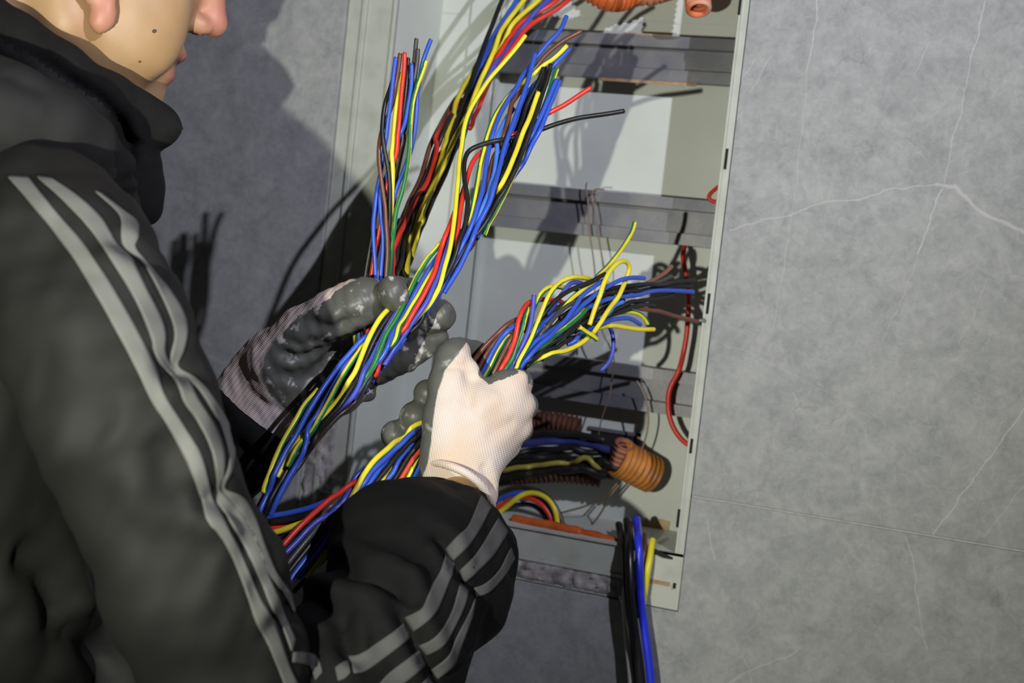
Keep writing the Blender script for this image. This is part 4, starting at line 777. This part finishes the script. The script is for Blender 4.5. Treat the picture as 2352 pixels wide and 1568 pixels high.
for sy in (-1, 1):
    body.chain([hq(-.012, sy*.050, -.030, .020), hq(.012, sy*.047, -.068, .020), hq(.060, sy*.022, -.098, .018), hq(.078, 0, -.100, .016)], k=.022)
    body.ell(hp(.058, sy*.033, -.028), hax(.036, .031, .038), k=.02); body.ell(hp(.064, sy*.037, -.056), hax(.034, .024, .036), k=.018)
    body.ell(hp(.092, sy*.032, .012), hax(.016, .020, .012), k=.008, op='sub')
    body.ell(hp(.078, sy*.032, .012), hax(.013, .014, .013), k=.004)
    body.ell(hp(ea-.008, sy*.0755, eb+.034), (HM[:, 0]*.019+HM[:, 1]*sy*.004, HM[:, 1]*.0065, HM[:, 2]*.030-HM[:, 0]*.006), k=.003)
    body.ell(hp(ea, sy*.0745, eb), hax(.0105, .0068, .0150), k=.0025)
    body.ell(hp(ea-.003, sy*.0835, eb+.036), hax(.009, .004, .016), k=.003, op='sub')
body.ell(hp(.074, 0, -.008), hax(.028, .030, .042), k=.014); body.ell(hp(.072, 0, -.066), hax(.028, .027, .040), k=.016)
body.chain([hq(.092, 0, .022, .008), hq(.108, 0, -.006, .0095), hq(.1165, 0, -.024, .0120)], k=.008)
for sy in (-1, 1): body.ell(hp(.104, sy*.0125, -.030), hax(.013, .0075, .0085), k=.005); body.ell(hp(.105, sy*.008, -.040), hax(.005, .0035, .005), k=.002, op='sub')
body.ell(hp(.098, 0, -.058), hax(.0085, .021, .0070), k=.005); body.ell(hp(.094, 0, -.077), hax(.0095, .018, .0065), k=.004)
body.ell(hp(.080, 0, -.106), hax(.016, .020, .015), k=.012)
P, Q = body.mesh(2)
L3 = (P-HO)@HM/(HS*HS)                                            # place in the head's own frame
def skin_material():
    m, N, L, Pn = newmat('warm_skin'); tc = N.new('ShaderNodeTexCoord')
    n = N.new('ShaderNodeTexNoise'); n.inputs['Scale'].default_value = 28; n.inputs['Detail'].default_value = 6; L.new(tc.outputs['Object'], n.inputs['Vector'])
    r = N.new('ShaderNodeValToRGB'); r.color_ramp.elements[0].position = .3; r.color_ramp.elements[1].position = .7
    r.color_ramp.elements[0].color = (.31, .190, .090, 1); r.color_ramp.elements[1].color = (.375, .235, .120, 1); L.new(n.outputs['Fac'], r.inputs[0])
    last = r.outputs[0]
    for nm, c in (('flush', (.45, .15, .12)), ('lips', (.30, .09, .085)), ('mole', (.05, .025, .02))):
        a = N.new('ShaderNodeAttribute'); a.attribute_name = nm; x = N.new('ShaderNodeMixRGB'); L.new(a.outputs['Fac'], x.inputs[0]); L.new(last, x.inputs[1]); x.inputs[2].default_value = (*c, 1); last = x.outputs[0]
    L.new(last, Pn.inputs['Base Color']); Pn.inputs['Roughness'].default_value = .5; Pn.inputs['Subsurface Weight'].default_value = .08; Pn.inputs['Subsurface Radius'].default_value = (.01, .004, .002)
    n2 = N.new('ShaderNodeTexNoise'); n2.inputs['Scale'].default_value = 700; L.new(tc.outputs['Object'], n2.inputs['Vector']); b = N.new('ShaderNodeBump'); b.inputs['Strength'].default_value = .12; b.inputs['Distance'].default_value = .0005; L.new(n2.outputs['Fac'], b.inputs['Height']); L.new(b.outputs[0], Pn.inputs['Normal'])
    return m
M_SKIN = skin_material()
person = mobj('person', P, Q, M_SKIN)
g2 = lambda c, s: np.exp(-(((L3-np.array(c))/np.array(s))**2).sum(1))
attr(person, 'flush', np.clip(.75*g2((.116, 0, -.02), (.02, .03, .028))+.8*g2((ea, -.084, eb+.01), (.018, .012, .03))+.8*g2((ea, .084, eb+.01), (.018, .012, .03)), 0, 1))
attr(person, 'lips', np.clip(1.2*g2((.106, 0, -.059), (.012, .022, .008))+1.3*g2((.104, 0, -.078), (.014, .02, .009)), 0, 1))
px_, py_, pz_ = proj(P)
attr(person, 'mole', np.zeros(len(P)))
tag(person, 'person in a black tracksuit top with three grey stripes down the sleeve, gripping wires', 'person')
bvb = BVHTree.FromPolygons([tuple(p) for p in P], [tuple(q) for q in Q])
for x, y, r in ((354, 71, .0017), (321, 141, .0011), (440, 37, .0005)):
    h = bvb.ray_cast(Vector(CC), Vector(ray(x, y)))
    if h[0] is not None:
        s = Solid(np.array(h[0])-.006, np.array(h[0])+.006, .0005); c = np.array(h[0]); s.ell(c, (CR*r*1.3, CU*r, CF*r*.6), k=0); V, F = s.mesh(1); mobj('mole', V, F, mat('dark_mole', (.05, .03, .025), .6), person)
hs = Solid(HO-.17, HO+.17, .004)
hs.ell(hp(-.024, 0, .050), hax(.106, .084, .097), k=.01); hs.plane(hp(.055, 0, .05), hf*.8+hu*-.6)
hs.ell(hp(-.040, 0, -.020), hax(.072, .070, .075), k=.02); hs.plane(hp(-.03, 0, -.078), -hu); hs.ell(hp(.03, 0, -.03), hax(.075, .2, .085), k=.01, op='sub')
V, F = hs.mesh(2); V += vnormals(V, F)*(.002*snoise(V, 260, 4))[:, None]
mobj('hair', V, F, mat('black_hair', (.010, .009, .009), .6, bump=.6, bscale=500), person)
# ---- right glove: back of the hand towards the camera, fingers closed round the bundle
GRS = prs((1055, 1150, 1.236, 72), (1230, 850, 1.24, 60), (890, 1000, 1.33, 60), (1040, 780, 1.33, 60))
lo, hi = bounds(GRS, .02); gr = Solid(lo, hi, .0019)
gr.chain(prs((1075, 1100, 1.238, 58), (1102, 1135, 1.240, 36)), k=.012, sq=(CF, .7))
gr.chain(prs((1062, 1128, 1.238, 74), (1055, 1075, 1.238, 80), (1058, 1030, 1.238, 84)), k=.01, sq=(CF, .62))
for a, b in (((1040, 1040, 1.240, 62), (1168, 898, 1.252, 40)), ((1065, 1040, 1.240, 62), (1190, 930, 1.260, 38)), ((1085, 1050, 1.243, 58), (1184, 978, 1.268, 37)), ((1095, 1070, 1.246, 50), (1160, 1022, 1.275, 34))):
    gr.cap(PD(*a[:3]), PD(*b[:3]), a[3]*a[2]/FPX, b[3]*b[2]/FPX, k=.010)
gr.chain(prs((1035, 1050, 1.240, 60), (1022, 960, 1.240, 46), (1026, 880, 1.246, 38), (1040, 822, 1.252, 36), (1048, 806, 1.258, 30)), k=.010)
gr.chain(prs((1040, 960, 1.244, 44), (1090, 935, 1.246, 46), (1150, 925, 1.252, 42)), k=.014)
gr.chain(prs((1062, 850, 1.252, 18), (1082, 846, 1.249, 12), (1096, 872, 1.251, 14)), k=.008)
gr.chain(prs((1128, 905, 1.256, 30), (1160, 880, 1.252, 26), (1194, 868, 1.252, 19)), k=.008)
FI = [prs((1172, 896, 1.252, 36), (1192, 880, 1.290, 31), (1150, 845, 1.325, 30), (1092, 812, 1.322, 29), (1056, 800, 1.302, 27)),
      prs((1190, 930, 1.260, 37), (1203, 932, 1.305, 32), (1130, 912, 1.338, 31), (1030, 900, 1.328, 30), (982, 903, 1.302, 33)),
      prs((1184, 978, 1.268, 36), (1192, 985, 1.312, 31), (1110, 962, 1.336, 30), (1000, 948, 1.320, 32), (954, 957, 1.296, 37)),
      prs((1160, 1022, 1.275, 33), (1152, 1030, 1.315, 28), (1070, 1012, 1.330, 27), (960, 990, 1.312, 29), (908, 998, 1.298, 34))]
for f in FI: gr.chain(f, k=.004)
P, Q = gr.mesh(3)
P = press(P, Q, [([(1085, 850), (1078, 900), (1070, 950)], .0022, .005), ([(1105, 1060), (1120, 1100), (1132, 1140)], .002, .004), ([(1150, 900), (1120, 930), (1090, 960)], -.0016, .007), ([(1190, 960), (1150, 985), (1110, 1010)], .0012, .005), ([(1005, 848), (1040, 840), (1066, 846)], .0012, .003)], 1.24)
x, y, z = proj(P)
axu = (CR*.97+CU*.22); axv = (CU*.97-CR*.22)
M_GR = glove_material('white_knit_glove_grey_palm', (.66, .58, .52), (.105, .108, .095), (.34, .34, .31), axu, axv)
glr = mobj('glove', P, Q, M_GR, person)
edge = np.interp(y, [780, 815, 850, 900, 960, 1020, 1060, 1120], [1075, 1050, 1022, 1006, 996, 990, 984, 960])
coat = np.clip((edge-x)/14+.5, 0, 1); coat = np.where(z > 1.283, 1, coat); coat = np.where((y < 882) & (z > 1.262), 1, coat)
tri = (y < np.interp(x, [1088, 1100, 1125, 1150, 1190], [852, 864, 884, 880, 862])) & (x > 1098) & (x < 1190) & (y < 884) & (z > 1.238) & (y > np.interp(x, [1098, 1190], [846, 840]))
coat = np.where(tri & (y < np.interp(x, [1098, 1125, 1186], [880, 882, 858])), 1, coat)
attr(glr, 'coat', coat); tag(glr, 'white knit glove with a grey coated palm')
# rolled cuff of the right glove
cu = [PD(*q) for q in ((972, 1066, 1.238), (1000, 1062, 1.220), (1040, 1072, 1.204), (1080, 1092, 1.203), (1112, 1122, 1.214), (1130, 1160, 1.236), (1110, 1150, 1.262), (1060, 1110, 1.275), (1005, 1080, 1.264), (972, 1066, 1.238))]
cp = catmull(cu, .004); V, F, n = tube(cp, .0036, 12); V = np.array(V); c = np.repeat(cp, 12, 0)
cuff = mobj('glove_cuff', V, F, M_GR, glr); attr(cuff, 'coat', np.zeros(len(V)))
# ---- left glove: palm up to the camera, thumb and fingers round the upright bundle
GLS = prs((560, 960, 1.31, 110), (1010, 700, 1.31, 60), (860, 640, 1.27, 50), (900, 880, 1.37, 60)); lo, hi = bounds(GLS, .02)
gl = Solid(lo, hi, .002)
gl.chain(prs((560, 975, 1.322, 100), (600, 915, 1.322, 98), (650, 860, 1.320, 100), (710, 840, 1.322, 90)), k=.012, sq=(CF, .55))
gl.chain(prs((690, 870, 1.322, 80), (770, 850, 1.338, 70), (830, 830, 1.345, 56)), k=.015, sq=(CF, .6))
gl.chain(prs((650, 880, 1.315, 70), (720, 930, 1.318, 46), (780, 900, 1.33, 50)), k=.015)
gl.chain(prs((640, 830, 1.306, 74), (700, 765, 1.294, 58), (762, 722, 1.282, 50), (808, 702, 1.276, 48), (836, 690, 1.272, 45), (846, 684, 1.272, 43)), k=.012)
gl.chain(prs((800, 800, 1.345, 42), (860, 762, 1.372, 33), (918, 700, 1.372, 31), (934, 668, 1.345, 30), (912, 664, 1.310, 29)), k=.005)
gl.chain(prs((912, 664, 1.310, 29), (909, 664, 1.270, 31)), k=.003); gl.ell(PD(904, 674, 1.250), ((CR*.95+CU*.3)*.0132, (CU*.95-CR*.3)*.0172, CF*.0150), k=.0008)
gl.chain(prs((820, 815, 1.345, 44), (890, 780, 1.338, 42), (950, 742, 1.318, 41), (1008, 724, 1.302, 39)), k=.003)
gl.chain(prs((815, 842, 1.345, 40), (890, 815, 1.342, 36), (955, 790, 1.326, 32), (1008, 772, 1.312, 24)), k=.0025)
gl.chain(prs((800, 868, 1.343, 38), (870, 848, 1.338, 34), (935, 824, 1.326, 30), (990, 797, 1.316, 20)), k=.0025)
gl.chain(prs((838, 872, 1.345, 22), (846, 905, 1.345, 18)), k=.006)
gl.plane(PD(574, 957, 1.322), CR*-.61+CU*-.79)
P, Q = gl.mesh(3)
P = press(P, Q, [([(640, 800), (670, 815), (720, 810), (740, 790)], .004, .0045), ([(655, 775), (690, 795), (735, 775)], .003, .004), ([(620, 850), (680, 870), (730, 860)], .002, .005), ([(700, 735), (760, 750), (800, 740), (830, 715)], .0025, .005), ([(770, 770), (790, 740), (790, 705)], .0022, .004), ([(835, 660), (850, 690), (845, 725)], .0012, .004), ([(560, 880), (620, 930), (680, 960)], .001, .004)], 1.28)
P += vnormals(P, Q)*(.0006*snoise(P, 240, 8))[:, None]
x, y, z = proj(P)
M_GL = glove_material('grey_knit_glove_grey_coated', (.50, .44, .43), (.088, .090, .080), (.48, .47, .45), (CR*.79-CU*.61), (CR*.61+CU*.79), (.585, .66), (.0040, .0017), .30)  # grey coat colour lowered a little to carry the palm's shade
gll = mobj('glove', P, Q, M_GL, person)
uu = (x-590)*.61-(y-962)*.79; lim = np.interp(y, [640, 720, 765, 820, 860, 900, 950, 985], [190, 225, 186, 121, 86, 66, 58, 46])
cl = np.clip((uu-lim)/22+.5, 0, 1)
back = (y < np.interp(x, [640, 690, 740, 790, 820], [775, 722, 696, 676, 650])) & (z > 1.262) & (x < 815)
attr(gll, 'coat', np.where(back, 0, cl)); tag(gll, 'grey knit glove with a scuffed grey coated palm, open under the wires')
# ---- tracksuit jacket
M_CLOTH = mat('black_polyester', (.0085, .0087, .0084), .72, spec=.22, var=.25, vscale=14, bump=.25, bscale=900)
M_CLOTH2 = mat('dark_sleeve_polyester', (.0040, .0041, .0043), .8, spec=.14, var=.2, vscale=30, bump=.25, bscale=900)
M_STRIPE = mat('grey_stripe_tape', (.105, .107, .101), .7, spec=.35, var=.06, vscale=60, bump=.3, bscale=1400)
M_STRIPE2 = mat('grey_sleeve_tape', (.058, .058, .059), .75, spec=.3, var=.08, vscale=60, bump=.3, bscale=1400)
M_KNIT = mat('black_knit_collar', (.0045, .0045, .0043), .9, spec=.25, var=.3, vscale=60, bump=.6, bscale=700)
UP = prs((110, 520, 1.00, 185), (150, 610, .975, 200), (218, 760, .945, 212), (288, 950, .93, 208), (368, 1150, .935, 186), (448, 1350, .955, 200), (516, 1520, .985, 186), (560, 1690, 1.01, 170))
BK = prs((-120, 520, 1.10, 300), (-170, 900, 1.10, 350), (-190, 1300, 1.13, 370), (-180, 1740, 1.15, 370))
CH = prs((130, 640, 1.25, 180), (200, 860, 1.28, 205), (265, 1150, 1.30, 240), (300, 1500, 1.30, 280), (300, 1740, 1.3, 290))
lo, hi = bounds(UP+BK+CH, .01); lo = np.maximum(lo, PD(-420, 784, 1.2)-9); jk = Solid(lo, hi, .0052)
jk.chain(BK, k=.04); jk.chain(CH, k=.04); jk.chain(UP, k=.012)
jk.chain(prs((60, 480, 1.08, 170), (140, 550, 1.25, 175), (170, 600, 1.40, 140)), k=.03); jk.chain(prs((-200, 430, 1.15, 230), (60, 440, 1.12, 170), (180, 480, 1.13, 130)), k=.03)
P, Q = jk.mesh(3)
P += vnormals(P, Q)*(.0028*snoise(P, 42, 1)+.0014*snoise(P, 110, 2))[:, None]
P = press(P, Q, [([(250, 540), (300, 575), (345, 600), (390, 650)], .007, .009), ([(330, 850), (390, 842), (440, 836), (480, 850)], .008, .010), ([(400, 805), (420, 840), (450, 880)], .006, .009),
 ([(440, 1150), (490, 1135), (530, 1130)], .007, .010), ([(470, 1120), (510, 1160), (560, 1190)], .006, .009), ([(560, 1360), (610, 1350), (660, 1350)], .006, .010), ([(590, 1440), (640, 1420), (670, 1410)], .006, .009),
 ([(250, 1180), (330, 1240), (430, 1260), (520, 1290)], .006, .020), ([(60, 860), (170, 930), (260, 1020)], .005, .022), ([(20, 1265), (90, 1300), (125, 1370), (130, 1460)], .012, .014), ([(130, 1440), (190, 1470), (230, 1510), (260, 1560)], .010, .012),
 ([(330, 1000), (380, 1060), (420, 1180)], .005, .012), ([(0, 470), (120, 560), (220, 720)], .003, .02)], 1.0)
jacket = mobj('jacket', P, Q, M_CLOTH, person)
SV = [(P, Q)]
# right forearm sleeve
FA = prs((725, 1690, 1.03, 215), (884, 1468, 1.085, 196), (962, 1312, 1.145, 180), (1032, 1246, 1.195, 124))
lo, hi = bounds(FA, .012); fs = Solid(lo, hi, .0040); fs.chain(FA, k=.012)
fs.chain(prs((900, 1235, 1.15, 130), (962, 1208, 1.19, 86), (1010, 1196, 1.205, 66)), k=.03)
fs.chain(prs((1088, 1280, 1.17, 88), (1082, 1372, 1.15, 88)), k=.03)
fs.chain(prs((1062, 1140, 1.222, 30), (1075, 1085, 1.24, 56), (1085, 1040, 1.26, 60)), k=.004, op='sub')
P, Q = fs.mesh(3)
P += vnormals(P, Q)*(.0024*snoise(P, 60, 5)+.0010*snoise(P, 140, 6))[:, None]
P = press(P, Q, [([(730, 1312), (800, 1305), (870, 1322), (925, 1362), (975, 1402)], .013, .0085), ([(985, 1215), (1018, 1240), (1045, 1295), (1068, 1340), (1092, 1352)], .009, .0060), ([(870, 1372), (920, 1408), (958, 1470), (988, 1530), (1012, 1580)], .011, .0070),
 ([(780, 1408), (792, 1465), (812, 1508), (850, 1520)], .008, .0065), ([(1092, 1352), (1092, 1420), (1064, 1500)], .007, .006), ([(680, 1392), (740, 1396), (785, 1412)], .008, .007), ([(1150, 1200), (1178, 1260), (1172, 1330)], .003, .006), ([(900, 1320), (930, 1350), (960, 1400)], .006, .006)], 1.12)
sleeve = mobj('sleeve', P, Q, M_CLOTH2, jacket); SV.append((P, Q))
# left forearm sleeve, mostly behind the wires
LA = prs((300, 1180, 1.40, 150), (440, 1120, 1.375, 130), (590, 950, 1.322, 118)); lo, hi = bounds(LA, .012); ls = Solid(lo, hi, .0045); ls.chain(LA, k=.012, sq=(CF, .85))
ls.plane(PD(580, 945, 1.322), CR*.60+CU*.79)
ls.chain(prs((545, 975, 1.33, 84), (610, 920, 1.31, 88)), k=.002, op='sub', sq=(CF, .7))
P, Q = ls.mesh(2); P += vnormals(P, Q)*(.002*snoise(P, 60, 9))[:, None]
P = press(P, Q, [([(540, 1010), (580, 1050), (625, 1072)], .006, .006), ([(560, 1080), (590, 1110), (620, 1120)], .006, .007)], 1.3)
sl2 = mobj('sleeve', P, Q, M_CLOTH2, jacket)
s = Solid(PD(484, 880, 1.30)-.012, PD(484, 880, 1.30)+.012, .0012); s.cap(PD(482, 884, 1.30), PD(492, 886, 1.31), .004, .0036, k=0); V, F = s.mesh(2); mobj('cuff_toggle', V, F, M_KNIT, jacket)
# collar
cl_ = Solid(np.minimum(PD(-160, 60, 1.2)-np.array([.16, .22, .23]), HO-.2), np.maximum(PD(340, 330, 1.2)+np.array([.09, .16, .19]), HO+np.array([.1, .1, 0])), .0036)
cl_.chain(prs((-90, 10, 1.13, 66), (30, 92, 1.12, 62), (140, 160, 1.125, 62), (235, 228, 1.15, 66), (305, 272, 1.175, 68), (356, 288, 1.18, 54), (415, 293, 1.172, 7)), k=.008)
cl_.chain(prs((388, 296, 1.20, 28), (350, 285, 1.26, 46), (290, 240, 1.33, 50)), k=.012)
NC = hp(-.052, 0, -.118)
ring = [(*(NC+HS*(a*hf+b*hl+c*hu)), r) for a, b, c, r in ((-.045, -.072, .000, .022), (-.080, -.038, .012, .024), (-.088, .010, .014, .025), (-.070, .055, .008, .024), (-.015, .078, -.006, .024), (.045, .066, -.02, .024))]
print('ring', [tuple(round(float(v), 2) for v in proj(np.array(q[:3]))) for q in ring])
cl_.chain(ring, k=.012); cl_.chain([(q[0], q[1], q[2]-.03, q[3]+.006) for q in ring], k=.02)
cl_.chain(prs((318, 375, 1.17, 52), (326, 430, 1.17, 52), (325, 472, 1.17, 50)), k=.0045)
cl_.chain(prs((322, 430, 1.21, 50), (300, 420, 1.27, 50), (240, 380, 1.34, 50)), k=.008)
cl_.chain(prs((-110, 230, 1.03, 135), (20, 272, 1.03, 126), (120, 305, 1.045, 106), (190, 335, 1.065, 86), (238, 395, 1.085, 66), (258, 440, 1.11, 50)), k=.0035)
P, Q = cl_.mesh(3); P += vnormals(P, Q)*(.0014*snoise(P, 90, 12))[:, None]
P = press(P, Q, [([(40, 108), (110, 150), (175, 195), (235, 235), (275, 285), (292, 345), (288, 420), (276, 480)], .006, .0055), ([(290, 318), (335, 345), (368, 356)], .004, .004), ([(0, 160), (60, 190), (120, 210)], .003, .008)], 1.12)
xx, yy, zz = proj(P); roll = ((yy > np.interp(xx, [-400, 0, 60, 150, 235, 280], [60, 95, 125, 185, 240, 300])) & (xx < 262)).astype(int)
qr = roll[Q].sum(1) >= 2
collar = mobj('collar', P, Q, [M_KNIT, mat('washed_black_hood_cloth', (.0085, .0086, .0088), .8, spec=.3, var=.25, vscale=25, bump=.3, bscale=700)], jacket, True, qr.astype(int))
# ---- the three stripes of tape sewn down the right sleeve
OFF = 0; AV = []; AQ = []
for a, b in SV: AV += [tuple(v) for v in a]; AQ += [tuple(int(i)+OFF for i in f) for f in b]; OFF += len(a)
bvj = BVHTree.FromPolygons(AV, AQ)
def pix(s): return [tuple(float(v) for v in t.split(',')) for t in s.split()]
def resample(p, n):
    p = catmull([(a, b, 0) for a, b in p], 3)[:, :2]; s = np.concatenate([[0], np.cumsum(np.linalg.norm(np.diff(p, axis=0), axis=1))])
    t = np.linspace(0, s[-1], n); return np.stack([np.interp(t, s, p[:, 0]), np.interp(t, s, p[:, 1])], 1)
def stripe(A, B, m, label=None, M_=7):
    A, B = pix(A), pix(B); ln = sum(math.dist(a, b) for a, b in zip(A[:-1], A[1:])); n = max(8, int(ln/9)); A, B = resample(A, n), resample(B, n); V = []; z = None
    for i in range(n):
        for j in range(M_):
            p = A[i]+(B[i]-A[i])*j/(M_-1); d = ray(*p); h = bvj.ray_cast(Vector(CC), Vector(d/np.linalg.norm(d)))
            if h[0] is not None and (z is None or abs((np.array(h[0])-CC)@CF-z) < .06): q, nn = np.array(h[0]), np.array(h[1]); z = (q-CC)@CF
            else:
                h = bvj.find_nearest(Vector(PD(p[0], p[1], z or 1.05))); q, nn = np.array(h[0]), np.array(h[1])
            if nn@(q-CC) > 0: nn = -nn
            V.append(q+nn*.0011)
    V = np.array(V); F = np.array([(i*M_+j, i*M_+j+1, (i+1)*M_+j+1, (i+1)*M_+j) for i in range(n-1) for j in range(M_-1)]); V = relax(V, F, 1, .3)
    o = mobj('stripe', V, F, m, jacket); s_ = o.modifiers.new('tape', 'SOLIDIFY'); s_.thickness = .0008; s_.offset = 0; return o
stripe('14,405 92,494 157,578 214,670 268,766 314,854 345,919 383,977 430,1062 460,1147 473,1194 511,1241 550,1326 584,1424 618,1492 655,1585', '66,408 126,482 180,544 230,613 283,701 325,777 352,838 379,907 422,977 460,1040 481,1113 490,1152 520,1207 562,1292 596,1373 626,1424 664,1530 690,1585', M_STRIPE)
stripe('80,405 153,471 214,540 260,609 306,685 344,773 350,804 367,838 402,877 421,925 451,968 485,1041 498,1126 497,1155 520,1190 562,1262 596,1334 618,1390 647,1445 668,1500', '120,412 184,455 230,498 249,526 268,562 298,590 337,666 371,735 379,773 376,806 390,835 429,869 448,907 485,968 511,1036 511,1092 504,1121 549,1173 588,1241 613,1313 635,1369 660,1432 676,1470', M_STRIPE)
stripe('215,440 265,485 277,510 276,545 285,570 329,609 367,678 394,743 398,777 388,819 395,842 430,870 462,905 503,977 522,1041 522,1075 507,1118 532,1155 567,1207 596,1275 613,1313 652,1369 672,1410', '225,443 285,488 312,508 318,545 310,568 340,609 387,666 417,712 429,758 421,804 408,840 450,872 486,913 528,985 537,1028 529,1079 514,1118 554,1139 584,1190 609,1262 635,1318 664,1360 680,1396', M_STRIPE)
def fx(s): return ' '.join('%g,%g' % (640+.324*a, 1060+.324*b) for a, b in pix(s))
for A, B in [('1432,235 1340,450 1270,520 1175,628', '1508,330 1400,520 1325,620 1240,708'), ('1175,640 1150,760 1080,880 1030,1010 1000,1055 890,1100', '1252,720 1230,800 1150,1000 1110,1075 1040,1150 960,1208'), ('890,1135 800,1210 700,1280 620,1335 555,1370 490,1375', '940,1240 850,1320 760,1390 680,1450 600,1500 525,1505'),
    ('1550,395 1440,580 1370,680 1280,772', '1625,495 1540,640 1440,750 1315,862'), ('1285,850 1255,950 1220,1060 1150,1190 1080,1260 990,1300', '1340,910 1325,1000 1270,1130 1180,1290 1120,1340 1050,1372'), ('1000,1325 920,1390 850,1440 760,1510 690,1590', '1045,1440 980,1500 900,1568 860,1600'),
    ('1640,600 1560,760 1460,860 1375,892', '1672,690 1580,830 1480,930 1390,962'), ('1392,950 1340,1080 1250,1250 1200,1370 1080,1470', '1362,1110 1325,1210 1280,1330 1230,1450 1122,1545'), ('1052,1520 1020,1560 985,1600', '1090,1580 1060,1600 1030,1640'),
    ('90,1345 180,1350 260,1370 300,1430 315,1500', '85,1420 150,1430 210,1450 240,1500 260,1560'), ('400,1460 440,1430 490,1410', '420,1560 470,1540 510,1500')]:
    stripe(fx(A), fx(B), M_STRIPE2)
